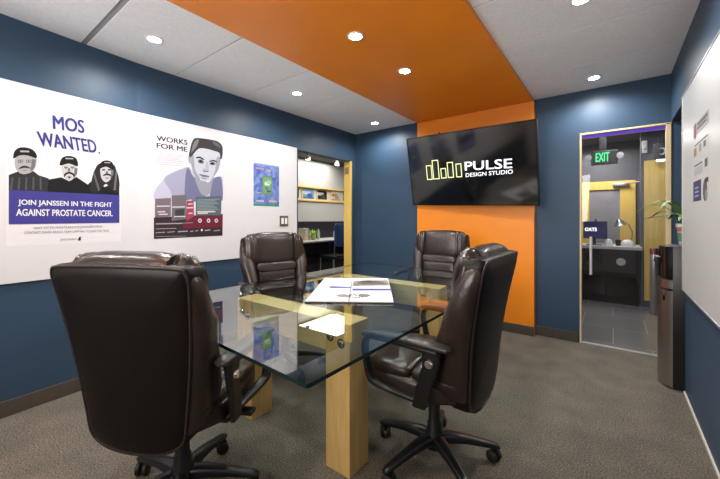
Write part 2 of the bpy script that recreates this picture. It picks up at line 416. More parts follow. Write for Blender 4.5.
# hair of the third man
p.px([(512, 70), (490, 95), (476, 130), (468, 170), (462, 205), (490, 222), (520, 200), (545, 175), (572, 205), (600, 222), (614, 190), (610, 140), (598, 105), (582, 75)], ink(44, 43, 44), 4, f=C2)
for k in range(10): p.px([(478+k*3, 120+k*9), (486+k*3, 114+k*9), (488+k*2.6, 128+k*9), (480+k*2.6, 132+k*9)], ink(105, 104, 104), f=C2)
for k in range(8): p.px([(596-k*1.5, 110+k*12), (604-k*1, 114+k*12), (600-k*1, 124+k*12), (592-k*1.5, 120+k*12)], ink(120, 119, 119), f=C2)
# faces
p.px([(80, 40), (76, 80), (86, 104), (108, 122), (140, 122), (168, 108), (184, 80), (184, 40), (130, 14)], lt, 4, f=C2)
p.px([(318, 78), (318, 112), (330, 142), (354, 158), (378, 146), (392, 114), (394, 78), (354, 58)], vlt, 4, f=C2)
p.px([(518, 92), (516, 122), (524, 150), (544, 166), (566, 152), (578, 122), (580, 92), (548, 76)], vlt, 4, f=C2)
for cx, w_ in ((150, 1), (372, .8), (562, .7)):           # shaded cheek sides of the portraits as printed
    p.px([(cx+14*w_, 46 if cx == 150 else 92), (cx+34*w_, 50 if cx == 150 else 95), (cx+28*w_, 92 if cx == 150 else 128), (cx+6*w_, 112 if cx == 150 else 148)], mid, f=C2)
# caps
p.px([(68, 28), (76, 4), (100, -12), (140, -12), (172, 2), (188, 26), (184, 42), (140, 28), (100, 28), (70, 44)], blk, 4, f=C2)
p.px([(310, 80), (308, 62), (322, 38), (354, 30), (388, 40), (400, 64), (396, 84), (354, 70)], blk, 4, f=C2)
p.px([(508, 96), (512, 72), (530, 56), (556, 54), (578, 66), (586, 92), (580, 104), (546, 86)], blk, 4, f=C2)
for bx in ((104, 2, 150, 12), (336, 40, 376, 48), (536, 62, 566, 68)): p.px([(bx[0], bx[1]), (bx[2], bx[1]+2), (bx[2], bx[3]), (bx[0], bx[3]-1)], lt, f=C2)
# glasses, eyes, noses, moustaches
for ex in (104, 146): p.px([(ex-14, 50), (ex+15, 50), (ex+13, 66), (ex-12, 66)], mid, f=C2); p.px([(ex-10, 54), (ex+11, 54), (ex+9, 63), (ex-8, 63)], lt, f=C2); p.px([(ex-5, 56), (ex+5, 56), (ex+4, 61), (ex-4, 61)], dk, f=C2)
p.px([(104, 88), (124, 80), (146, 86), (160, 96), (124, 92), (96, 98)], dk, 3, f=C2); p.px([(112, 104), (142, 104), (128, 108)], mid, f=C2)
for ex in (338, 372): p.px([(ex-10, 86), (ex+10, 86), (ex+9, 91), (ex-9, 91)], blk, f=C2); p.px([(ex-6, 94), (ex+6, 94), (ex, 99)], dk, f=C2)
p.px([(330, 140), (328, 126), (340, 116), (354, 112), (370, 116), (382, 126), (380, 140), (372, 128), (354, 122), (340, 128)], blk, 3, f=C2); p.px([(344, 136), (366, 136), (356, 148)], dk, f=C2)
p.px([(350, 92), (358, 92), (362, 110), (346, 110)], mid, f=C2)
for ex in (532, 562): p.px([(ex-8, 98), (ex+8, 98), (ex+7, 106), (ex-7, 106)], dk, f=C2)
p.px([(528, 134), (536, 124), (550, 120), (564, 124), (572, 136), (550, 130)], dk, 3, f=C2); p.px([(538, 142), (560, 142), (549, 150)], mid, f=C2)
p.px([(545, 108), (553, 108), (556, 120), (542, 120)], mid, f=C2)
# words
p.px([(7.4, 189.9), (119.3, 195.1), (119.3, 222.8), (7.4, 224.3)], PURP)
wh = ink(244, 244, 248)
p.text('JOIN JANSSEN IN THE FIGHT', (17.9, 206.4), (111.9, 208.4), (17.9, 199.4), wh, .022)
p.text('AGAINST PROSTATE CANCER.', (16, 215.8), (112.5, 216.3), (16, 208.8), wh, .022)
p.text('MOS', (52.9, 129.1), (84.6, 133.5), (52.1, 114.9), NAVYINK, .028)
p.text('WANTED', (38.9, 145.6), (97.3, 153.2), (36.2, 131), NAVYINK, .028)
p.rect(PBb.px(98.3, 153)[0], PBb.px(98.3, 153.6)[1], PBb.px(100, 153)[0], PBb.px(98.3, 151.8)[1], NAVYINK)
gy = ink(112, 112, 128)
p.text('VISIT HTTP://MOTEAM.CO/JANSSEN-MOS', (33, 230), (102, 228), (33, 227), gy)
p.text('CONTACT DAVID ISAACS, TEAM CAPTAIN, TO JOIN THE TEAM', (24, 234.6), (108.6, 232.4), (24, 231.4), gy)
p.text('janssen', (60, 241.2), (76, 240.4), (60, 238.2), ink(150, 150, 160))
p.px([(77.5, 240), (79, 237), (81.4, 236.4), (80.4, 238), (81, 239.6), (79.4, 240.8)], ink(40, 40, 80))
tag(p.done('poster'), 'white poster headed MOS WANTED with three men in black caps', 'poster')

# ------------------------------------------------------------------ poster: man's portrait
p = Print(PLb, base=.0005)
y0, y1 = PLb.px(153.6, 180)[0], PLb.px(223, 180)[0]; zt = 2.035; zb = PLb.px(153.5, 239.2)[1]
p.clip = (y0, y1)
p.rect(y0, zb, y1, zt, ink(232, 231, 240))
C3 = lambda x, y: (145+x/7.98, 120+y/7.98); C4 = lambda x, y: (145+x/7.98, 180+y/7.98)
sh, sh2, sk1, sk2, sk3, hr = ink(172, 172, 200), ink(120, 122, 158), ink(206, 208, 220), ink(160, 162, 178), ink(112, 114, 132), ink(62, 58, 60)
p.px([(82, 560), (110, 520), (160, 460), (230, 415), (300, 388), (355, 378), (420, 460), (520, 500), (590, 450), (622, 470), (622, 640), (82, 640)], ink(200, 200, 222), 3, f=C3)
p.px([(150, 470), (230, 415), (300, 388), (352, 380), (340, 470), (330, 640), (240, 640), (200, 560)], sh, 3, f=C3)
p.px([(330, 400), (352, 385), (378, 440), (430, 500), (470, 560), (470, 640), (330, 640), (318, 520)], sh2, 3, f=C3)
p.px([(395, 430), (500, 500), (545, 450), (560, 520), (500, 600), (440, 580)], sk2, 3, f=C3)
p.px([(548, 470), (590, 452), (612, 480), (618, 640), (520, 640), (530, 540)], sh2, 3, f=C3)
p.px([(346, 290), (366, 288), (372, 342), (360, 350), (348, 330)], sk2, 3, f=C3)                     # ear
p.px([(362, 290), (390, 250), (430, 218), (545, 236), (596, 262), (600, 330), (584, 392), (552, 446), (506, 486), (450, 484), (400, 446), (372, 380)], sk1, 4, f=C3)
p.px([(362, 300), (384, 270), (392, 330), (400, 400), (440, 470), (420, 470), (384, 420)], sk2, 3, f=C3)
p.px([(572, 300), (600, 300), (598, 350), (578, 410), (540, 458), (560, 400)], sk2, 3, f=C3)
p.px([(372, 182), (396, 146), (450, 146), (520, 156), (582, 172), (618, 214), (616, 296), (600, 312), (594, 264), (548, 246), (500, 232), (436, 226), (398, 258), (364, 296), (350, 282), (360, 230)], hr, 4, f=C3)
p.px([(384, 190), (410, 158), (430, 160), (410, 215), (380, 250), (368, 262)], ink(128, 124, 124), 3, f=C3)
p.px([(540, 170), (580, 186), (602, 220), (580, 214), (548, 192)], ink(104, 100, 100), 3, f=C3)
p.px([(408, 296), (440, 292), (472, 314), (468, 322), (438, 306), (410, 306)], hr, 2, f=C3); p.px([(514, 326), (548, 318), (574, 330), (572, 338), (546, 330), (516, 334)], hr, 2, f=C3)
p.px([(422, 322), (446, 314), (468, 330), (466, 346), (440, 346), (424, 338)], sk3, 3, f=C3); p.px([(516, 342), (544, 334), (562, 346), (558, 358), (534, 360), (516, 354)], sk3, 3, f=C3)
p.px([(434, 322), (452, 322), (456, 338), (438, 338)], blk, 3, f=C3); p.px([(526, 340), (544, 340), (546, 354), (528, 354)], blk, 3, f=C3)
p.px([(486, 330), (500, 336), (510, 384), (500, 408), (470, 404), (462, 390), (480, 380)], ink(184, 186, 200), 3, f=C3)
p.px([(462, 400), (486, 408), (508, 404), (504, 414), (484, 416), (464, 410)], sk3, 2, f=C3)
p.px([(430, 432), (462, 436), (484, 440), (506, 446), (512, 456), (484, 456), (452, 450)], sk3, 3, f=C3); p.px([(444, 456), (484, 462), (500, 464), (480, 476), (456, 470)], sk2, 2, f=C3)
tx = ink(70, 62, 70)
p.text('WORKS', (156.5, 140.7), (187.6, 145.1), (156.3, 135.3), tx, .026); p.text('FOR ME', (156.5, 147.8), (187.4, 152), (156.5, 142.6), tx, .026)
for k in range(6): p.px([(92, 262+k*17), (92, 265+k*17), (310-18*(k % 3), 290+k*15), (310-18*(k % 3), 287+k*15)], ink(176, 172, 184), f=C3)
# printed blocks along the bottom
p.px([(70, 300), (620, 270), (618, 444), (70, 470)], ink(58, 46, 52), f=C4)
p.px([(80, 150), (206, 143), (206, 290), (78, 300)], ink(128, 112, 124), f=C4)
p.px([(212, 124), (328, 118), (330, 312), (212, 326)], ink(118, 112, 118), f=C4)
p.px([(240, 236), (312, 230), (312, 300), (240, 306)], ink(70, 66, 70), f=C4)
p.px([(330, 168), (388, 164), (392, 344), (330, 350)], ink(168, 72, 96), f=C4)
p.px([(404, 134), (610, 126), (606, 282), (404, 284)], ink(92, 108, 116), f=C4)
p.px([(388, 290), (618, 284), (618, 376), (300, 388), (300, 352)], ink(112, 40, 58), f=C4)
for r in range(9): p.px([(412, 162+r*11), (415, 157+r*11), (596-((r*37) % 50), 150+r*11.5), (596-((r*37) % 50), 155+r*11.5)], ink(146, 160, 166), f=C4)
for (xa, xb, yy) in ((92, 196, 205), (216, 320, 212), (330, 384, 218), (100, 160, 250), (110, 180, 270), (345, 372, 158), (342, 380, 188), (345, 378, 262), (420, 500, 262), (414, 560, 250), (232, 320, 288)):
    p.px([(xa, yy), (xb, yy-2), (xb, yy+7), (xa, yy+9)], ink(226, 218, 226), f=C4)
for (xa, xb, yy, h_) in ((84, 300, 350, 5), (84, 380, 345, 4), (84, 250, 388, 5), (84, 160, 418, 7), (176, 236, 414, 6), (262, 340, 408, 9), (360, 386, 408, 7), (400, 424, 404, 7), (476, 520, 398, 10), (548, 598, 402, 7), (84, 330, 450, 3)):
    p.px([(xa, yy), (xb, yy-5), (xb, yy-5+h_), (xa, yy+h_)], ink(176, 168, 176), f=C4)
for cx in (437, 506, 568):
    cu, cv = PLb.px(*C4(cx, 324)); p.ell(cu, cv, .018, .020, ink(224, 218, 222)); p.ell(cu, cv, .008, .009, ink(112, 40, 58))
cu, cv = PLb.px(*C4(452, 400)); p.ell(cu, cv, .009, .011, ink(240, 236, 240))
tag(p.done('poster'), 'tall poster headed WORKS FOR ME with a man leaning forward', 'poster')

# ------------------------------------------------------------------ blue map poster
MAPM = mat('map_print', srgb(66, 92, 165), .4); nt = MAPM.node_tree
tc = nt.nodes.new('ShaderNodeTexCoord'); vo = nt.nodes.new('ShaderNodeTexVoronoi'); vo.inputs['Scale'].default_value = 26
mp = nt.nodes.new('ShaderNodeMapping'); mp.inputs['Scale'].default_value = (1, 1, .7)
rp = nt.nodes.new('ShaderNodeValToRGB'); e = rp.color_ramp.elements
e[0].position = .1; e[0].color = (*srgb(48, 76, 158), 1); e[1].position = .9; e[1].color = (*srgb(120, 140, 190), 1)
nt.links.new(tc.outputs['Object'], mp.inputs[0]); nt.links.new(mp.outputs[0], vo.inputs['Vector']); nt.links.new(vo.outputs['Color'], rp.inputs[0]); nt.links.new(rp.outputs[0], nt.nodes['Principled BSDF'].inputs['Base Color'])
p = Print(PLb, base=.0005)
C5 = lambda x, y: (235+x/7.98, 150+y/7.98)
u0, u1 = PLb.px(253.5, 180)[0], PLb.px(279.0, 180)[0]; v0, v1 = PLb.px(253.5, 205.8)[1], PLb.px(253.5, 162.4)[1]
p.rect(u0, v0, u1, v1, MAPM); p.rect(u0, v0, u1, v0+.025, ink(70, 150, 120)); p.rect(u0, v1-.018, u1, v1, ink(140, 165, 205))
W, Hh = u1-u0, v1-v0
p.rect(u0+W*.33, v0+Hh*.28, u0+W*.71, v0+Hh*.72, ink(110, 152, 104)); p.rect(u0+W*.36, v0+Hh*.31, u0+W*.68, v0+Hh*.69, ink(128, 172, 110))
for (a_, b_, c_, d_, cc) in ((.42, .50, .62, .58, (225, 240, 225)), (.5, .54, .68, .62, (160, 205, 200)), (.44, .40, .56, .46, (90, 140, 110)), (.08, .86, .40, .90, (190, 150, 190)), (.54, .84, .66, .88, (220, 190, 110)), (.1, .1, .4, .14, (200, 205, 230)), (.6, .1, .9, .15, (215, 190, 160)), (.86, .62, .94, .68, (150, 140, 120)), (.1, .55, .25, .6, (140, 165, 205)), (.08, .3, .28, .33, (170, 180, 215))):
    p.rect(u0+W*a_, v0+Hh*b_, u0+W*c_, v0+Hh*d_, ink(*cc))
p.ell(u0+W*.58, v0+Hh*.36, W*.09, Hh*.03, ink(60, 90, 170))
tag(p.done('poster'), 'small blue map poster with a green block in its middle', 'poster')

# light switch
sw = thing('light_switch', 'double light switch with brown plate below the blue map poster', 'light switch', PLb.at(*PLb.px(283.8, 221)))
MB().box((0, -.062, -.062), (.007, .062, .062), mat('brown_plate', (.13, .10, .075), .4, metal=.4), .002).build('plate', None, sw, 0)
for s_ in (-1, 1): MB().box((.007, s_*.027-.017, -.036), (.012, s_*.027+.017, .036), WHITEP, .002).build('rocker', None, sw, 0)

# ------------------------------------------------------------------ sheets on the right board
PRb = Plane((XR-.0165, 0, 0), (0, -1, 0), (0, 0, 1))
C7 = lambda x, y: (670+x/4.36, 100+y/4.36)
ua, ub = -2.88, -2.46
def sheet_right(z0, z1, label, fn):
    p = Print(PRb, base=.0004); p.rect(ua, z0, ub, z1, ink(212, 212, 212)); fn(p, z0, z1); tag(p.done('printed_sheet'), label, 'sheet of paper', 'printed sheets on the right board')
def zz(y, x=150): return PRb.px(*C7(x, y))[1]
g1, g2, g3, dkb = ink(150, 150, 152), ink(96, 96, 100), ink(60, 60, 64), ink(58, 66, 112)
def f1(p, a_, b_):
    h_ = b_-a_; p.rect(ua, a_, ub, b_, ink(168, 168, 172)); p.ell(ua+.06, a_+h_*.4, .035, .05, ink(150, 60, 70))
    p.rect(ua+.13, a_+h_*.62, ub-.03, a_+h_*.82, g3); p.rect(ua+.12, a_+h_*.3, ub-.06, a_+h_*.52, g2)
    for k in range(5): p.rect(ua+.15+k*.05, a_+h_*.12, ua+.18+k*.05, a_+h_*.24, ink(205, 205, 205))
def f2(p, a_, b_):
    h_ = b_-a_; p.rect(ua+.04, a_+h_*.84, ub-.03, a_+h_*.93, g3); p.rect(ua+.02, a_+h_*.1, ua+.1, a_+h_*.7, ink(150, 135, 100))
    p.rect(ua+.17, a_+h_*.2, ua+.24, a_+h_*.72, g1); p.rect(ua+.29, a_+h_*.28, ua+.35, a_+h_*.7, g2)
def f3(p, a_, b_):
    h_ = b_-a_; p.rect(ua+.03, a_+h_*.8, ua+.26, a_+h_*.9, g3); p.rect(ub-.1, a_+h_*.4, ub-.03, a_+h_*.92, g2)
    for k in range(4): p.rect(ua+.04, a_+h_*(.6-.13*k), ub-.14, a_+h_*(.66-.13*k), g1)
def f4(p, a_, b_):
    h_ = b_-a_; p.rect(ua, a_, ua+.23, b_, dkb)
    for k in range(3): p.rect(ua+.05, a_+h_*(.22+.2*k), ua+.16, a_+h_*(.29+.2*k), ink(190, 195, 215))
    p.ell(ub-.09, a_+h_*.42, .055, .06, g2); p.rect(ub-.09, a_+h_*.74, ub-.01, a_+h_*.95, g3); p.ell(ub-.06, a_+h_*.2, .03, .03, g1)
sheet_right(zz(117), zz(60), 'grey printed sheet at the top of the column on right whiteboard', f1)
sheet_right(zz(222), zz(157), 'white sheet with a tan picture, second from top on right whiteboard', f2)
sheet_right(zz(322), zz(253), 'white sheet with lines of text, third from top on right whiteboard', f3)
sheet_right(zz(434), zz(337), 'half navy, half pictured sheet at the bottom on right whiteboard', f4)

# ------------------------------------------------------------------ television
tc_ = Vector((-1.332, 3.735, 1.8205)); tilt, roll, turn = math.radians(13.3), math.radians(1.9), math.radians(-5.7)
U0 = Vector((math.cos(turn), math.sin(turn), 0)); N0 = Vector((math.sin(turn), -math.cos(turn), 0))
V0 = Vector((0, 0, 1))*math.cos(tilt)+N0*math.sin(tilt)
Ut = U0*math.cos(roll)-V0*math.sin(roll); Vt = U0*math.sin(roll)+V0*math.cos(roll)
PT = Plane(tc_, Ut, Vt)
hw, hh = .748, .425
tv = thing('television', 'large wall mounted television showing the PULSE DESIGN STUDIO logo', 'television', (0, 0, 0))
Mt = Matrix(((PT.U.x, PT.V.x, PT.N.x, tc_.x), (PT.U.y, PT.V.y, PT.N.y, tc_.y), (PT.U.z, PT.V.z, PT.N.z, tc_.z), (0, 0, 0, 1)))
MB().box((-hw, -hh, -.045), (hw, hh, -.001), PLASTIC, .004, Mt).box((-.35, -.25, -.075), (.35, .2, -.045), PLASTIC, .01, Mt).build('casing', None, tv)
bz = MB()
for lo, hi in (((-hw, -hh, -.002), (hw, -hh+.022, .004)), ((-hw, hh-.014, -.002), (hw, hh, .004)), ((-hw, -hh, -.002), (-hw+.014, hh, .004)), ((hw-.014, -hh, -.002), (hw, hh, .004))): bz.box(lo, hi, BLACK, .0015, Mt)
bz.build('bezel', None, tv, 0)
MB().box((-hw+.01, -hh+.02, -.003), (hw-.01, hh-.012, .0005), SCREEN, 0, Mt).build('screen', None, tv, 0)
p = Print(PT, base=.0008)
C9 = lambda x, y: (400+x/3.42, 80+y/3.42)
LG = mat('logo_lime', (.02, .02, .01), .5, emit=srgb(206, 214, 150), estr=.9); LW = mat('logo_white', (.02, .02, .02), .5, emit=srgb(235, 235, 240), estr=.95)
for (xa, ya, xb, yb) in ((93, 292, 112, 342), (114, 274, 136, 340), (141, 302, 160, 337), (164, 281, 185, 335), (193, 286, 213, 333)):
    q0 = PT.px(*C9(xa, yb)); q1 = PT.px(*C9(xb, yb-1.5)); q3 = PT.px(*C9(xa, ya)); w_ = q1[0]-q0[0]; h_ = q3[1]-q0[1]; t_ = .011
    for (r0, r1, r2, r3) in ((0, 0, w_, t_), (0, h_-t_, w_, h_), (0, 0, t_, h_), (w_-t_, 0, w_, h_)): p.rect(q0[0]+r0, q0[1]+r1, q0[0]+r2, q0[1]+r3, LG)
p.text('PULSE', C9(222, 310), C9(384, 301), C9(221, 280), LW, .012)
p.text('DESIGN STUDIO', C9(225, 332), C9(386, 320), C9(225, 319), LW, .005)
p.done('logo', tv)
MB().tube([(-1.37, D-.100, 1.75), (-1.2, D-.16, 1.75), (-1.35, D-.235, 1.80)], .018, PLASTIC).box((-1.47, D-.084, 1.6), (-1.27, D-.0765, 1.95), PLASTIC, .002).build('wall_bracket', None, tv)
MB().box((-.30, hh, -.02), (-.285, hh+.016, -.005), PLASTIC, .002, Mt).build('sensor', None, tv)

# ------------------------------------------------------------------ downlights
def downlight(x, y, z, label, spot=True, pw=1, r=.041):
    t = thing('downlight', label, 'ceiling light', (x, y, z), 0, 'recessed downlights')
    MB().lathe([(r+.004, .006), (r+.016, 0), (r+.014, -.005), (r+.002, -.006), (r, .004)], m=WHITEP, n=28).build('trim_ring', None, t)
    MB().lathe([(r, .004), (r*.98, -.002), (.001, -.003)], m=LAMPON, n=28).build('lens', None, t)
    lamp('downlight_lamp', 'SPOT', (x, y, z-.012), P_SPOT*pw, spot=SPOT_DEG, size=r)
for (x, y, lb) in ((-1.413, 2.496, 'recessed downlight in the orange ceiling nearest the television'), (-1.413, 1.817, 'recessed downlight in the orange ceiling, second from the television'),
                   (-1.413, 1.13, 'recessed downlight in the orange ceiling above the near table edge'), (-1.413, .3, 'recessed downlight at the near end of the orange ceiling')):
    downlight(x, y, H-.032, lb, pw=.62)
for (x, y, lb) in ((-2.62, 1.024, 'recessed downlight in white ceiling above the portrait poster'), (-2.58, 2.343, 'recessed downlight in white ceiling between portrait and blue map posters'),
                   (-2.55, 3.702, 'recessed downlight in white ceiling by the far left corner'), (-.14, 3.716, 'recessed downlight in white ceiling in front of the glass door'),
                   (-.15, 2.345, 'recessed downlight in white ceiling beside the orange strip, cut by frame top')):
    downlight(x, y, H-.002, lb, pw=1.0)
downlight(-2.62, -.3, H-.002, 'recessed downlight in white ceiling behind the camera by the left wall')

# ------------------------------------------------------------------ table
GZ0, GZ1 = .743, .757
tb = thing('conference_table', 'glass topped conference table on two square pine timber frames', 'table', (-1.47, 1.87, 0))
OFF = Vector((1.47, -1.87, 0))
G = [(-.726, .700), (-2.20, .765), (-2.255, 3.10), (-.705, 3.01)]
def round_poly(P, r, n=5):
    o = []
    for i, c_ in enumerate(P):
        c_ = Vector(c_); a_ = (Vector(P[i-1])-c_).normalized(); b_ = (Vector(P[(i+1) % len(P)])-c_).normalized()
        for k in range(n+1):
            t = k/n; s0, s1 = c_+a_*r, c_+b_*r
            o.append(tuple((s0*(1-t)**2+c_*2*t*(1-t)+s1*t*t)))
    return o
GP = []
for i, r in enumerate((.015, .02, .12, .03)):
    c_ = Vector(G[i]); a_ = (Vector(G[i-1])-c_).normalized(); b_ = (Vector(G[(i+1) % 4])-c_).normalized()
    for k in range(7):
        t = k/6; GP.append(tuple((c_+a_*r)*(1-t)**2+c_*2*t*(1-t)+(c_+b_*r)*t*t))
GP = [(x+1.47, y-1.87) for x, y in GP]
g = MB(); bmq = bmesh.new()
lo = [bmq.verts.new((x, y, GZ0)) for x, y in GP]; hi = [bmq.verts.new((x, y, GZ1)) for x, y in GP]
f_ = bmq.faces.new(hi); f_.normal_update()
if f_.normal.z < 0: f_.normal_flip()
f_ = bmq.faces.new(lo[::-1]); f_.normal_update()
if f_.normal.z > 0: f_.normal_flip()
g.mi(TGLASS); g.mi(TEDGE)
for i in range(len(GP)): bmq.faces.new((lo[i], lo[(i+1) % len(GP)], hi[(i+1) % len(GP)], hi[i])).material_index = 1
bmesh.ops.recalc_face_normals(bmq, faces=bmq.faces)
me = bpy.data.meshes.new('t'); bmq.to_mesh(me); bmq.free(); g.bm.from_mesh(me); g.build('glass_top', None, tb, 0)
def trestle(y0, x0, x1, w=.155):
    z1 = GZ0-.002
    y0 -= 1.87; x0 += 1.47; x1 += 1.47
    MB().box((x0+w, y0+.001, z1-.155), (x1-w, y0+w-.001, z1-.0005), TIMBER_X, .003).build('beam', None, tb, 0)
    for xa in (x0, x1-w): MB().box((xa, y0, 0), (xa+w, y0+w, z1), TIMBER_Z, .003).build('leg', None, tb, 0)
    for xa in (x0+.05, x0+.11, x1-.125, x1-.053):
        zz_ = z1-.08-(.02 if xa in (x0+.11, x1-.053) else 0)
        MB().lathe([(.002, -.011), (.012, -.009), (.015, -.004), (.016, 0), (.024, .0), (.024, .003), (.002, .004)], (xa, y0-.002, zz_), CHROME, 18, 'y').build('bolt', None, tb)
trestle(1.25, -1.94, -1.008); trestle(2.283, -1.96, -1.008)

# portfolio on the table
bk = thing('portfolio_book', 'large white presentation book with printed cover lying on the glass table', 'book', (-1.45, 1.84, GZ1))
ang = math.atan2(1.684-2.339, -1.017+1.47)
Mb = Matrix.Rotation(ang, 4, 'Z')
L, Wd = .388, .262                      # half sizes: along ang, across
MB().box((-L, -Wd, 0), (L, Wd, .006), mat('book_cover', (.02, .02, .022), .5), .001, Mb).build('cover', None, bk, 0)
MB().box((-L+.004, -Wd+.004, .006), (L-.004, Wd-.004, .012), PAPER, .001, Mb).build('pages', None, bk, 0)
Pk = Plane(Vector((-1.45, 1.84, GZ1))+Mb @ Vector((0, 0, .0122)), Mb.to_3x3() @ Vector((1, 0, 0)), Mb.to_3x3() @ Vector((0, 1, 0)))
p = Print(Pk)
CK = lambda x, y: (310+x/5.98, 240+y/5.98)
p.px([(262, 242), (462, 240), (476, 272), (252, 276)], ink(150, 148, 146), f=CK)
p.px([(290, 250), (400, 243), (455, 262), (380, 268), (300, 266)], ink(100, 95, 90), 3, f=CK)
p.px([(300, 247), (360, 240), (378, 252), (330, 256)], ink(64, 60, 58), 3, f=CK); p.px([(420, 262), (462, 260), (466, 268), (428, 270)], ink(120, 116, 112), f=CK)
p.px([(262, 258), (300, 262), (292, 274), (258, 274)], ink(120, 118, 118), f=CK)
p.px([(248, 240), (256, 240), (236, 372), (226, 372)], ink(150, 150, 156), f=CK)
p.px([(122, 275), (250, 280), (248, 288), (114, 287)], ink(80, 82, 150), f=CK)
p.px([(254, 290), (486, 291), (490, 302), (252, 303)], ink(80, 82, 150), f=CK)
for k in range(34):
    a_ = random.uniform(190, 330); b_ = 334+random.uniform(-11, 13)*(1-abs(a_-260)/120)
    p.px([(a_, b_), (a_+random.uniform(8, 24), b_+random.uniform(-5, 3)), (a_+random.uniform(10, 20), b_+random.uniform(2, 6)), (a_+2, b_+3)], ink(*random.choice([(36, 34, 34), (70, 66, 64), (100, 96, 96)])), f=CK)
p.px([(156, 330), (210, 324), (230, 340), (180, 342)], ink(140, 138, 140), 3, f=CK); p.px([(300, 322), (364, 330), (330, 342), (290, 338)], ink(120, 118, 120), 3, f=CK)
po_ = p.done('print', bk); po_.location = (1.45, -1.84, -GZ1)

# ------------------------------------------------------------------ executive chairs (front is +y)
def yback(z):                            # centre line of the backrest: reclines, hollow at the lumbar
    t = (z-.42)/.68
    return -.215-.098*t+.016*math.sin(PI*t)-.010*t*t
def bend_back(v): return Vector((v.x, v.y+yback(v.z)+.045*(v.x/.28)**2*(1 if v.y > 0 else .35), v.z))
def make_chair(label):
    t = thing('office_chair', label, 'chair', group='brown leather office chairs round the glass table')
    # five-star base
    hb = MB().lathe([(.01, .075), (.05, .075), (.055, .10), (.05, .14), (.038, .16), (.036, .20), (.03, .21), (.028, .383), (.02, .386)], m=PLASTIC, n=24)
    hb.build('pedestal', None, t)
    for k in range(5):
        a_ = 2*PI*k/5+.3; d_ = Vector((math.cos(a_), math.sin(a_), 0)); n_ = Vector((-d_.y, d_.x, 0)); u_ = Vector((0, 0, 1))
        secs = [(d_*r+u_*z, n_*w_, u_*h_, 3) for r, z, w_, h_ in ((.02, .115, .034, .03), (.08, .12, .031, .027), (.16, .112, .027, .021), (.24, .096, .023, .017), (.31, .080, .021, .014), (.332, .074, .016, .010))]
        lg = MB().loft(secs, PLASTIC, 16).build('leg', None, t)
        cs = MB(); e_ = d_*.305
        ca = a_+random.uniform(-1.2, 1.2); ax = Vector((math.cos(ca), math.sin(ca), 0))
        R_ = Matrix.Translation(e_+Vector((0, 0, .03))) @ Matrix.Rotation(ca, 4, 'Z')
        for s_ in (-1, 1): cs.lathe([(.004, s_*.008), (.028, s_*.008), (.030, s_*.012), (.030, s_*.024), (.024, s_*.028), (.004, s_*.029)], m=RUBBER, n=20, axis='x', M=R_)
        cs.tube([e_+Vector((0, 0, .035)), e_+Vector((0, 0, .078))], .010, PLASTIC)
        cs.build('caster', None, lg)
    MB().box((-.10, -.16, .362), (.10, .13, .392), PLASTIC, .008).box((-.07, -.20, .375), (.07, -.12, .40), PLASTIC, .008).build('tilt_mechanism', None, t)
    MB().tube([(.10, .06, .375), (.2, .06, .372), (.265, .06, .365)], .006, PLASTIC).box((.25, .035, .352), (.31, .085, .372), PLASTIC, .006).build('height_lever', None, t)
    # seat
    def sec(y, z, hw_, hh_, pw): return ((0, y, z), (hw_, 0, 0), (0, 0, hh_), pw)
    MB().loft([sec(-.205, .445, .18, .035, 4), sec(-.19, .445, .215, .05, 4), sec(-.1, .445, .262, .055, 5), sec(.12, .445, .258, .055, 5), sec(.20, .441, .243, .053, 4.5), sec(.25, .434, .222, .048, 4), sec(.28, .428, .205, .040, 4), sec(.30, .422, .17, .02, 3)], LEATHER, 32).build('seat', None, t)
    for (ya, yb_) in ((-.235, .01), (.015, .292)):
        m_ = (ya+yb_)/2; hf = (yb_-ya)/2
        pd = MB()
        rg = []
        for i in range(13):
            th_ = -PI/2+PI*i/12; s_ = math.sin(th_); c_ = math.cos(th_)
            yy = m_+hf*math.copysign(abs(s_)**.55, s_); k_ = abs(c_)**.4 if c_ > 1e-6 else 0
            drop = -.035*max(0, (yy-.12)/.17)**2
            rg.append(((0, yy, .505+drop), (.255*(1-.22*max(0, (yy-.13)/.16)**2)*(.8+.2*k_)*(1 if k_ > 0 else .9), 0, 0), (0, 0, .045*max(k_, .05)), 3.2))
        pd.loft(rg, LEATHER, 32).build('seat_pad', None, t)
    # backrest shell with a smooth rear panel
    half = [(.0, .345), (.09, .351), (.16, .374), (.20, .412), (.214, .49), (.232, .62), (.249, .75), (.264, .88), (.275, .98), (.277, 1.025), (.270, 1.052), (.250, 1.066), (.15, 1.071), (0, 1.073)]
    ol = catmull([(-x, z) for x, z in half[:0:-1]]+[(x, z) for x, z in half[:-1]], 3)
    MB().plate(ol, [(.02, -.066), (.3, -.066), (.6, -.063), (.85, -.057), (.94, -.051), (.975, -.043), (.993, -.032), (1.0, -.02), (1.0, .0), (1.0, .02), (.985, .035), (.95, .042), (.6, .045), (.02, .045)], LEATHER2, bend_back).build('backrest', None, t)
    pp = [bend_back(Vector((x*.975, -.045, (.72+(z-.72)*.978)))) for x, z in ol]
    bkr = [o for o in t.children if o.name.startswith('backrest')][0]
    MB().tube(pp, .0052, SEAM, 6, closed=True).build('piping', None, bkr)
    # front cushions
    def rr(x0, z0, x1, z1, r): return rrect(x0, z0, x1, z1, r, 5)
    def puff(o, y0_, d_, nm, mt=LEATHER):
        MB().plate(o, [(1, y0_), (1.0, y0_+d_*.35), (.985, y0_+d_*.6), (.95, y0_+d_*.8), (.86, y0_+d_*.93), (.65, y0_+d_), (.35, y0_+d_*1.03), (.02, y0_+d_*1.04)], mt, bend_back).build(nm, None, t)
    puff(rr(-.168, .49, .168, .80, .035), .035, .050, 'back_cushion')
    puff(rr(-.182, .775, .182, .85, .03), .035, .058, 'shoulder_roll')
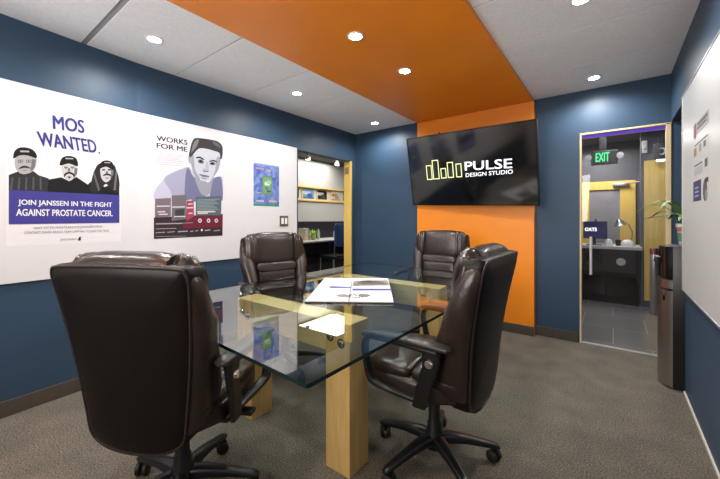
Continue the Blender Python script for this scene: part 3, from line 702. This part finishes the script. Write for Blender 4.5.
    for s_ in (-1, 1):                  # padded side wings
        secs = []
        for z, x, hw_, hd in ((.44, .195, .03, .05), (.48, .202, .046, .086), (.56, .210, .050, .094), (.66, .218, .052, .084), (.76, .230, .056, .070), (.84, .243, .060, .064), (.90, .245, .056, .055), (.96, .246, .050, .047), (1.01, .242, .044, .042), (1.04, .236, .034, .034), (1.052, .23, .018, .02)):
            secs.append((Vector((s_*x, yback(z)-.03+hd, z)), (hw_, 0, 0), (0, hd, 0), 2.6))
        MB().loft(secs, LEATHER, 20).build('side_bolster', None, t)
    # headrest: long barrel with gathered ends
    secs = []
    for i in range(13):
        x = -.178+.356*i/12; k_ = 1-.10*abs(x/.178)**6
        secs.append((Vector((x, yback(1.0)+.038-.25*x*x, 0.960)), (0, .062*k_, .012), (0, -.018, .148*k_), 3.0))
    hd = MB().loft(secs, LEATHER, 24).build('headrest', None, t)
    for s_ in (-1, 1):
        secs = []
        for i in range(12):
            x = .176+.104*i/11; k_ = (1-((i/11))**2.6)**.5 if i < 11 else .12
            wr_ = 1+.045*math.sin(i*2.3)
            secs.append((Vector((s_*x, yback(1.0)+.060-.10*(x-.1)**2, 0.965)), (0, .056*max(k_, .12)*wr_, 0), (0, -.015, 0.135*(.35+.65*max(k_, .1))*wr_), 2.5))
        MB().loft(secs, LEATHER, 20).build('headrest_wing', None, hd)
        MB().loft([(Vector((s_*x, yback(1.0)+.042-.25*x*x, 0.960)), (0, .050, .012), (0, -.018, .1385), 3.0) for x in (.172, .180)], SEAM, 24).build('seam', None, hd)
    # arms: padded top, loop down to the seat
    for s_ in (-1, 1):
        X = s_*.312
        yz = catmull([(-.16, .668), (.02, .672), (.16, .672), (.205, .655), (.218, .615), (.205, .54), (.185, .475), (.15, .445), (.06, .425), (-.09, .405)], 4, closed=False)
        rg = []
        for i_, (y, z) in enumerate(yz):
            a0, a1 = Vector(yz[max(i_-1, 0)]), Vector(yz[min(i_+1, len(yz)-1)]); d_ = (a1-a0).normalized(); n_ = Vector((0, -d_.y, d_.x))
            xx = X*(1-.2*max(0, (.47-z)/.065)**1.5) if z < .47 else X
            rg.append((Vector((xx, y, z)), (.023, 0, 0), n_*.011, 4))
        am = MB().loft(rg, PLASTIC, 16)
        am.loft([(Vector((X*.93, -.06, .40)), (.012, 0, 0), (0, .032, 0), 4), (Vector((X*.98, -.09, .50)), (.013, 0, 0), (0, .034, 0), 4), (Vector((X, -.125, .60)), (.015, 0, 0), (0, .036, 0), 4), (Vector((X, -.13, .672)), (.018, 0, 0), (0, .042, 0), 4)], PLASTIC, 16)
        arm = am.build('armrest', None, t)
        MB().loft([(Vector((X, y, z)), (w_, 0, 0), (0, 0, h_), 3) for y, z, w_, h_ in ((-.215, .688, .012, .006), (-.205, .690, .028, .012), (-.12, .694, .036, .017), (.04, .694, .038, .018), (.15, .690, .036, .017), (.215, .680, .028, .013), (.232, .672, .012, .006))], mat('arm_pad_vinyl', (.016, .016, .017), .38), 20).build('arm_pad', None, arm)
        MB().lathe([(.002, s_*.010), (.014, s_*.009), (.019, s_*.004), (.020, -s_*.004), (.002, -s_*.005)], (X+s_*.019, -.125, .618), CHROME, 20, 'x').build('bolt', None, arm)
    return t
chairs = [
    ('brown leather office chair in front with its back towards the viewer', (-1.535, .715), math.radians(28)),
    ('brown leather office chair facing out from the whiteboard side of table', (-2.19, 1.86), math.radians(-107)),
    ('brown leather office chair at the far table end below the television', (-1.45, 3.12), math.radians(183)),
    ('brown leather office chair seen from its side at the right of table', (-.742, 1.622), math.radians(90)),
]
proto = make_chair(chairs[0][0])
for i, (lb, (x, y), rz) in enumerate(chairs):
    o = proto if i == 0 else copy_tree(proto)
    o['label'] = lb; o.location = (x, y, 0); o.rotation_euler = (0, 0, rz)
    if i in (0, 3):                                        # these two are set a little higher on their gas lifts
        for ch in o.children:
            if not ch.name.startswith(('pedestal', 'leg')): ch.location.z = .022

# ------------------------------------------------------------------ water cooler in the niche and the plant on it
wc = thing('water_cooler', 'tall black and steel water cooler in the niche by the door', 'water cooler', (.30, 3.335, 0))
cw, cdp, chh = .31, .36, 1.05           # along y, along x, height
MB().box((.044, 0, .01), (cdp, cw, chh), PLASTIC, .008).box((.06, .02, 0), (cdp-.03, cw-.02, .012), RUBBER).build('body', None, wc)
def front_panel(z0, z1, m, nm, bulge=.07):
    pts = [(.048, .0)]+[(.045-bulge*math.sin(PI*k/10)**.6, cw*k/10) for k in range(11)]+[(.04, cw)]
    return MB().prism(pts[::-1], z0, z1, m).build(nm, None, wc, 60)
front_panel(.012, .72, STEEL, 'lower_door'); front_panel(.735, .80, STEEL, 'drip_tray'); front_panel(.81, 1.045, BLACK, 'dispenser_panel', .065)
MB().box((-.004, .035, .64), (.02, .06, .70), BLACK, .004).build('door_grip', None, wc)
for yy in (.10, .16, .22): MB().tube([(.01, yy, .96), (-.03, yy, .955), (-.035, yy, .915)], .009, PLASTIC).build('tap', None, wc)
cdz = MB().lathe([(.026, .0), (.028, .01), (.028, .5), (.024, .52), (.005, .52)], (-.03, cw+.03, .46), mat('cup_tube', (.22, .22, .23), .2, metal=.7), 20).build('cup_dispenser', None, wc)
MB().lathe([(.029, 0), (.029, .04), (.024, .05), (.004, .05)], (-.03, cw+.03, .96), mat('dark_red_cap', (.09, .01, .012), .4), 20).build('cap', None, cdz)
MB().tube([(-.03, cw+.03, .9), (.04, cw-.01, .9)], .008, PLASTIC).tube([(-.03, cw+.03, .55), (.04, cw-.01, .55)], .008, PLASTIC).build('tube_clip', None, cdz)

pt = thing('potted_plant', 'potted plant with long arching leaves on top of the water cooler', 'plant', (.462, 3.50, 1.05))
MB().lathe([(.004, .0), (.058, .0), (.062, .01), (.064, .012), (.075, .135), (.082, .14), (.082, .165), (.074, .165), (.070, .13), (.004, .128)], m=mat('cream_pot', (.62, .58, .52), .4), n=28).build('pot', None, pt)
MB().lathe([(.0665, .03), (.0735, .095), (.0728, .095), (.0658, .03)], m=mat('green_pot_band', (.10, .22, .12), .4), n=28).build('pot_band', None, pt)
MB().box((-.079, -.02, .108), (-.072, .02, .135), mat('terracotta_patch', (.42, .12, .04), .6), .002, Matrix.Rotation(.6, 4, 'Z')).build('pot_patch', None, pt)
GRN = mat('leaf_green', (.09, .20, .035), .4, noise=(20, .3, 2)); GRD = mat('leaf_dark', (.03, .08, .02), .4)
for k in range(11):
    a_ = PI*.78+k*PI/9.2+random.uniform(-.1, .1)-PI/4; l_ = random.uniform(.22, .34); hgt = random.uniform(.10, .26)
    d_ = Vector((math.cos(a_), math.sin(a_)*.8, 0)); n_ = Vector((-d_.y, d_.x, 0)).normalized()
    if (d_*l_).y > .3: l_ *= .7
    rg = []
    for i in range(10):
        t_ = i/9; c_ = d_*(l_*t_)+Vector((0, 0, .13+hgt*math.sin(t_*2.4)*1.0-.03*t_)); w_ = .019*math.sin(PI*min(1, t_*.9+.1))**.7+.0008
        rg.append([c_+n_*w_, c_+Vector((0, 0, -.004*w_/.019)), c_-n_*w_, c_+Vector((0, 0, .002))])
    MB().rings(rg, GRN if k % 3 else GRD).build('leaf', None, pt)

# ------------------------------------------------------------------ corridor seen through the left opening
HX = -5.62
struct(MB().box((-6.0, 1.2, -.1), (XL-.3, 10.5, 0), mat('corridor_carpet', (.17, .165, .155), .95, noise=(150, .4, 3))).box((XL-.3, 2.4, -.1), (XL, 4.2, -.0005), MATS['corridor_carpet']).build('floor_corridor', smooth=0))
struct(MB().box((-6.0, 1.2, 2.63), (XL-T, 10.5, 2.7), DCEIL).build('ceiling_corridor', smooth=0))
struct(MB().box((-6.0, 1.2, 0), (HX-.03, 10.5, 2.63), GREYWALL).build('wall_corridor', smooth=0))
struct(MB().box((-6.0, 1.1, 0), (XL-T, 1.2, 2.63), GREYWALL).box((-6.0, 10.5, 0), (XL-T, 10.6, 2.63), GREYWALL).box((XL-T-.0, D+.15, 0), (XL, 10.5, 2.63), GREYWALL).build('wall_corridor_end', smooth=0))
tag(MB().box((HX-.03, 4.2, 2.0), (HX+.02, 8.6, 2.62), FABRIC, .006).build('wall_panel', smooth=0), 'grey fabric wall panel above the row of pictures past the opening', 'wall panel')
tag(MB().box((HX-.03, 4.2, 1.19), (HX+.02, 8.6, 1.66), FABRIC, .006).build('wall_panel', smooth=0), 'grey fabric wall panel between the pictures and the desk', 'wall panel')
lg_ = MB().box((HX-.03, 4.2, 1.66), (HX+.05, 8.6, 1.695), YWOOD, .003).box((HX-.03, 4.2, 1.965), (HX+.05, 8.6, 2.0), YWOOD, .003).box((HX-.03, 4.2, 1.695), (HX-.015, 8.6, 1.965), mat('cream_back', (.6, .55, .42), .7))
tag(lg_.build('picture_ledge', smooth=0), 'maple framed ledge holding the row of pictures past the opening', 'shelf')
PH = Plane((HX-.005, 0, 0), (0, 1, 0), (0, 0, 1))
CP = lambda x, y: (280+x/3.19, 130+y/3.19)
for (xa, xb, lb, cols) in ((52, 62, 'dark picture at the left end of the picture ledge', ((40, 36, 34), (90, 80, 70), (60, 56, 50))), (70, 110, 'blue sky picture on the picture ledge', ((120, 160, 215), (210, 220, 235), (70, 110, 170))),
                           (117, 151, 'black and white picture on the picture ledge', ((24, 24, 26), (190, 190, 190), (70, 70, 74))), (162, 194, 'white and orange picture on the picture ledge', ((225, 222, 216), (215, 140, 60), (180, 170, 160))),
                           (199, 214, 'dark framed picture beside the maple door post', ((60, 58, 60), (150, 150, 155), (90, 80, 70)))):
    ua_, ub_ = PH.px(*CP(xa, 205))[0], PH.px(*CP(xb, 205))[0]
    pc = thing('framed_picture', lb, 'picture', (HX-.005, (ua_+ub_)/2, 1.695), group='pictures on the corridor ledge')
    h2 = (ub_-ua_)/2
    MB().box((-.008, -h2, 0), (.008, h2, .262), ink(235, 225, 190), .002).build('mount', None, pc, 0)
    pp_ = Print(Plane((.0082, 0, 0), (0, 1, 0), (0, 0, 1)))
    i2 = h2-.025
    pp_.rect(-i2, .025, i2, .237, ink(*cols[0])); pp_.rect(-i2, .12, i2*.3, .19, ink(*cols[1])); pp_.ell(i2*.2, .10, i2*.5, .05, ink(*cols[2])); pp_.rect(-i2, .025, i2, .06, ink(*cols[2]))
    pp_.done('image', pc)
dk_ = thing('corridor_desk', 'long dark desk with a pale worktop along the corridor', 'desk', (HX, 6.0, 0))
MB().box((0, -1.6, .765), (.70, 2.8, .795), mat('pale_worktop', (.62, .62, .61), .35), .004).build('worktop', None, dk_, 0)
MB().box((.0, -1.6, .0), (.58, 2.8, .764), DARK, .003).build('front_panel', None, dk_, 0)
for k in range(4): MB().box((.581, -1.5+k*1.08, .06), (.589, -.5+k*1.08, .74), BLACK, .003).build('drawer_front', None, dk_, 0)
MB().box((-.0, -1.6, .80), (.015, 2.8, 1.18), mat('dark_splash', (.02, .02, .024), .4)).build('splashback', None, dk_, 0)
def on_desk(px, py): 
    r = ray(px, py); X_ = HX+.35; t_ = X_/r.x; return (X_, r.y*t_, .795)
q = on_desk(313.5, 234)
g_ = thing('desk_plant', 'small bright green plant on the corridor desk', 'plant', q)
MB().lathe([(.003, 0), (.045, 0), (.058, .10), (.052, .10), (.003, .09)], m=mat('lime_pot', (.35, .5, .12), .4), n=20).build('pot', None, g_)
lf = MB()
for k in range(26):
    a_ = k*2.4; d_ = Vector((math.cos(a_), math.sin(a_), 0)); c_ = d_*.03*(k % 3); tz = .16+.1*((k*7) % 5)/5
    n_ = Vector((-d_.y, d_.x, 0)); lf.quad([c_+Vector((0, 0, .08))-n_*.01, c_+d_*.04+Vector((0, 0, tz*.7))-n_*.02, c_+d_*.08+Vector((0, 0, tz)), c_+d_*.04+Vector((0, 0, tz*.7))+n_*.02], mat('bright_leaf', (.30, .55, .06), .5))
lf.build('foliage', None, g_, 0)
for px_, hgt, wd, cc, lb, nm, ct in ((303.5, .26, .055, (.62, .55, .40), 'cream upright box at the left end of the corridor desk', 'storage_box', 'box'), (306.8, .20, .03, (.35, .27, .16), 'brown upright folder beside the cream box on the corridor desk', 'folder', 'folder')):
    q = on_desk(px_, 238); bx = thing(nm, lb, ct, (q[0], q[1], q[2]))
    MB().box((-.1, -wd, 0), (.1, wd, hgt), mat(nm+'_card', cc, .6), .004).build('body', None, bx, 0); MB().box((.1, -wd*.6, hgt*.55), (.103, wd*.6, hgt*.8), PAPER, .0005).build('spine_label', None, bx, 0)
for px_, r_, h_, cc, lb in ((318.5, .03, .26, (.5, .5, .52), 'grey bottle right of the green plant on the corridor desk'), (335, .04, .22, (.45, .5, .56), 'pale flask near the blue chair on the corridor desk')):
    q = on_desk(px_, 237); bt = thing('bottle', lb, 'bottle', q)
    MB().lathe([(.003, 0), (r_, 0), (r_, h_*.65), (r_*.5, h_*.8), (r_*.45, h_*.9), (.003, h_*.9)], m=mat('bottle_%d' % int(px_), cc, .3), n=18).build('body', None, bt); MB().lathe([(r_*.5, h_*.9), (r_*.5, h_), (.003, h_)], m=DARK, n=18).build('cap', None, bt)
q = on_desk(341, 236); r = ray(341.5, 228); bc = thing('visitor_chair', 'blue backed chair drawn up to the corridor desk', 'chair', (HX+.85, r.y*(HX+1.07)/r.x, 0), math.radians(90))
BLF = mat('blue_upholstery', (.05, .12, .32), .8)
MB().plate(rrect(-.22, .68, .22, 1.16, .07), [(.02, -.03), (.8, -.03), (1, -.015), (1, .01), (.9, .025), (.02, .03)], BLF, lambda v: Vector((v.x, v.y-.22, v.z))).build('backrest', None, bc)
MB().box((-.23, -.22, .42), (.23, .22, .49), DARK, .025).build('seat', None, bc)
for sx in (-1, 1):
    for sy in (-1, 1): MB().tube([(sx*.2, sy*.19, 0), (sx*.2, sy*.19, .43)]+([(sx*.2, -.215, .9)] if sy < 0 else []), .012, CHROME).build('leg', None, bc)
for px_, py_, lb in ((308, 158.5, 'track spotlight above the fabric panel, the one on the left'), (337, 162.5, 'track spotlight above the fabric panel, the one by the maple post')):
    r = ray(px_, py_); t_ = (HX+.45)/r.x; q = r*t_
    sp = thing('track_spotlight', lb, 'spotlight', (q.x, q.y, 2.63), group='corridor spotlights')
    MB().lathe([(.03, 0), (.03, -.02), (.008, -.03), (.008, -.05)], m=WHITEP, n=16).build('mount', None, sp)
    MB().lathe([(.02, -.045), (.045, -.06), (.052, -.12), (.048, -.12), (.003, -.10)], m=WHITEP, n=20).build('head', None, sp); MB().lathe([(.046, -.118), (.003, -.119)], m=mat('spot_lens', (1, 1, 1), .5, emit=(1, .9, .75), estr=10), n=20).build('lens', None, sp)

# ------------------------------------------------------------------ reception seen through the glass door
struct(MB().box((-3.14, D, -.1), (2.2, 10, -.0005), TILE).build('floor_reception', smooth=0))
struct(MB().box((-3.14, D+.05, 2.62), (2.2, 10, 2.7), mat('grey_ceiling', (.13, .13, .135), .8)).build('ceiling_reception', smooth=0))
BY = 7.55
struct(MB().box((-3.14, BY, 0), (2.2, BY+.1, 2.62), GREYWALL).box((2.1, D+.05, 0), (2.2, BY, 2.62), GREYWALL).build('wall_reception', smooth=0))
struct(MB().box((.315, 6.32, 0), (2.1, 6.42, 2.62), GREYWALL).build('wall_reception_side', smooth=0))
def at_y(px, py, Y): r = ray(px, py); t_ = Y/r.y; return (r.x*t_, Y, EYE+r.z*t_)
# yellow door and post
a_ = at_y(644, 161, 6.3); b_ = at_y(669, 300, 6.3)
d3 = struct(MB().box((a_[0], 6.26, 0), (a_[0]+.86, 6.319, 2.08), YWOOD, .003).build('door_3', smooth=0))
MB().box((a_[0]-.004, 6.25, 0), (a_[0]+.86, 6.262, .09), mat('blue_skirting', (.06, .08, .14), .5)).build('kick_plate', None, d3, 0)
x0, x1 = at_y(580, 190, BY)[0], at_y(635.5, 190, BY)[0]; z1 = at_y(610, 181.5, BY)[2]
gx0, gx1 = at_y(589.5, 190, BY)[0], at_y(620, 190, BY)[0]; gz1 = at_y(605, 190, BY)[2]
d4 = MB().box((x0, BY-.045, 0), (gx0, BY, z1), YWOOD, .003).box((gx1, BY-.045, 0), (x1, BY, z1), YWOOD, .003).box((gx0, BY-.045, gz1), (gx1, BY, z1), YWOOD, .003).box((gx0, BY-.045, 0), (gx1, BY, .25), YWOOD, .003)
d4 = struct(d4.build('door_4', smooth=0)); MB().box((gx0, BY-.02, .25), (gx1, BY-.012, gz1), FROST).build('pane', None, d4, 0)
cz = at_y(620, 185, BY)[2]; cx_ = at_y(620, 185, BY)[0]
MB().box((cx_-.1, BY-.10, cz-.03), (cx_+.12, BY-.046, cz+.03), ALU, .006).tube([(cx_+.08, BY-.1, cz+.01), (cx_+.25, BY-.22, cz+.02), (cx_+.3, BY-.05, cz+.02)], .01, ALU).build('door_closer', None, d4)
# reception desk
rd = thing('reception_desk', 'black reception desk with a pale grey top past the glass door', 'desk', (-.6, 6.2, 0))
RX1 = .90
MB().box((-1.4, 0, .80), (RX1+.03, .62, .845), mat('grey_stone', (.45, .44, .43), .3, noise=(90, .12, 4)), .004).build('worktop', None, rd, 0)
MB().box((-1.4, .03, .0), (RX1, .6, .80), DARK, .003).build('front_panel', None, rd, 0)
for k, (xa, xb) in enumerate(((.24, .50), (.52, .86))): MB().box((xa, .018, .10), (xb, .031, .40), BLACK, .004).build('drawer_front', None, rd, 0)
MB().box((.255, .015, .58), (.47, .031, .76), BLACK, .003).build('drawer_front', None, rd, 0)
MB().lathe([(.002, -.004), (.055, -.003), (.055, .003), (.002, .003)], (.69, .026, .62), ALU, 24, 'y').build('badge', None, rd)
mo = thing('computer_monitor', 'black computer monitor on the reception desk with white letters on screen', 'monitor', (*at_y(594.5, 246, 6.38)[:2], .845))
MB().box((-.145, -.01, .10), (.16, .02, .37), PLASTIC, .004).build('casing', None, mo, 0); MB().box((-.02, .02, 0), (.02, .05, .2), PLASTIC, .004).box((-.1, -.04, 0), (.1, .10, .012), PLASTIC, .004).build('stand', None, mo, 0)
MB().box((-.133, -.0125, .112), (.148, -.0095, .358), mat('monitor_screen', (.01, .012, .03), .15, emit=srgb(22, 26, 60), estr=.6)).build('screen', None, mo, 0)
MB().box((.0, -.005, .368), (.03, .02, .40), PLASTIC, .004).build('webcam', None, mo, 0)
pm = Print(Plane((0, -.0128, 0), (1, 0, 0), (0, 0, 1))); pm.text('OATS', (-.125, .215), (.03, .215), (-.125, .27), LW, .03, pix=False); pm.done('screen_letters', mo)
la = thing('desk_lamp', 'silver angled desk lamp on the reception desk', 'lamp', (*at_y(630, 249, 6.5)[:2], .845))
MB().lathe([(.003, 0), (.06, 0), (.06, .015), (.012, .025), (.003, .025)], m=ALU, n=20).build('base', None, la)
MB().tube([(0, 0, .02), (.035, 0, .20), (-.02, 0, .33), (-.10, 0, .385)], .007, ALU).build('arm', None, la)
Ml = Matrix.Translation((-.13, -.02, .36)) @ Matrix.Rotation(-.2, 4, 'Y')
MB().lathe([(.012, .05), (.025, .045), (.032, .01), (.085, -.06), (.080, -.06), (.02, .0)], m=ALU, n=24, M=Ml).build('shade', None, la)
MB().lathe([(.002, -.002), (.03, -.02), (.032, -.035), (.002, -.055)], m=mat('warm_bulb', (1, 1, 1), .4, emit=(1, .85, .6), estr=14), n=16, M=Ml).build('bulb', None, la)
for (px_, lb, rr_, hh_) in ((608.5, 'white rounded tub on the reception desk beside the monitor', .052, .10), (627.5, 'white domed bowl on the reception desk under the lamp', .075, .095)):
    q = at_y(px_, 247, 6.36); tag(MB().lathe([(.003, .0), (rr_, .0), (rr_*1.04, hh_*.25), (rr_*.95, hh_*.6), (rr_*.7, hh_*.9), (rr_*.3, hh_), (.003, hh_)], m=WHITEP, n=24).build('bowl', loc=(q[0], q[1], .845)), lb, 'bowl', 'white bowls on the reception desk')
q = at_y(618, 247, 6.42); cpp = thing('dark_cup', 'small dark cup between the two white bowls', 'cup', (q[0], q[1], .845))
MB().lathe([(.003, 0), (.03, 0), (.035, .09), (.031, .09), (.003, .01)], m=DARK, n=18).build('body', None, cpp); MB().tube([(.034, 0, .07), (.056, 0, .06), (.05, 0, .03), (.033, 0, .02)], .005, DARK).build('handle', None, cpp)
# exit sign
EY = 5.6
a_ = at_y(592.5, 163, EY); b_ = at_y(613, 151.5, EY); ex = thing('exit_sign', 'green lit EXIT sign with two emergency lamps below the grey ceiling', 'sign', ((a_[0]+b_[0])/2, EY, 2.62))
zc = (a_[2]+b_[2])/2-2.62; hwx = (b_[0]-a_[0])/2
MB().box((-hwx-.02, -.03, zc-.10), (hwx+.05, .03, zc+.085), PLASTIC, .008).box((-.04, -.02, zc+.08), (.04, .02, 0), PLASTIC, .004).build('housing', None, ex, 0)
pe = Print(Plane((0, -.0305, 0), (1, 0, 0), (0, 0, 1))); pe.text('EXIT', (-hwx*.68, zc-.06), (hwx*.68, zc-.06), (-hwx*.68, zc+.06), mat('exit_green', (.01, .05, .02), .5, emit=(.02, .85, .25), estr=.8), .02, pix=False); pe.done('letters', ex)
for s_ in (-1, 1): MB().lathe([(.01, .03), (.035, .02), (.04, -.03), (.003, -.035)], (.015+s_*(hwx+.06), -.035, zc), mat('emergency_lens', (.25, .25, .25), .3, emit=(1, 1, 1), estr=.02), 18, 'y').build('emergency_lamp', None, ex)
dl = at_y(602, 148.5, 6.0); downlight(dl[0], 6.0, 2.618, 'recessed downlight in the reception ceiling above the EXIT sign', r=.05, pw=.25)
# room sign and sensor
q = at_y(663, 150, 6.0); rs = thing('hanging_sign', 'black square sign with a white crescent mark by the yellow door', 'sign', (q[0], 6.1, 2.62))
hz = q[2]-2.62
MB().box((-.085, -.012, hz-.11), (.085, .012, hz+.11), PLASTIC, .003).box((-.01, -.006, hz+.1), (.01, .006, 0), PLASTIC).build('board', None, rs, 0)
ps = Print(Plane((0, -.0125, 0), (1, 0, 0), (0, 0, 1))); ps.uv([(.045*math.cos(t_), hz+.05*math.sin(t_)) for t_ in [(-.5*PI-.9)+k*(PI+1.8-0)/12 for k in range(13)]][:13]+[(-.015+.034*math.cos(t_), hz+.036*math.sin(t_)) for t_ in [(.5*PI+.6)-k*(PI+1.2)/12 for k in range(13)]], ink(225, 225, 225)); ps.done('mark', rs)
MB().box((-.06, -.03, hz-.135), (.085, .03, hz-.11), mat('sign_lamp', (.9, .9, .9), .4, emit=(1, .95, .85), estr=1.5), .004).build('light_bar', None, rs, 0)
q = at_y(640, 147.5, 6.32); sn = thing('motion_sensor', 'small white sensor on the grey wall left of the hanging sign', 'sensor', (q[0]+.05, 6.32, q[2]))
MB().box((-.03, -.03, -.09), (.03, 0, .09), WHITEP, .008).build('housing', None, sn, 0); MB().lathe([(.02, 0), (.014, -.01), (.002, -.014)], (0, -.03, -.03), ALU, 16, 'y').build('lens', None, sn)
# purple LED strip above the door head
led = thing('led_strip', 'purple LED strip light running above the glass door', 'light strip', ((DX0+DX1)/2, D+.11, 2.072))
MB().box((-.42, -.03, 0), (.42, .0, .048), ALU, .002).build('channel', None, led, 0); MB().box((-.42, -.036, .002), (.42, -.031, .044), mat('purple_led', (.1, .05, .3), .4, emit=(.08, .025, .5), estr=.5)).build('diffuser', None, led, 0)
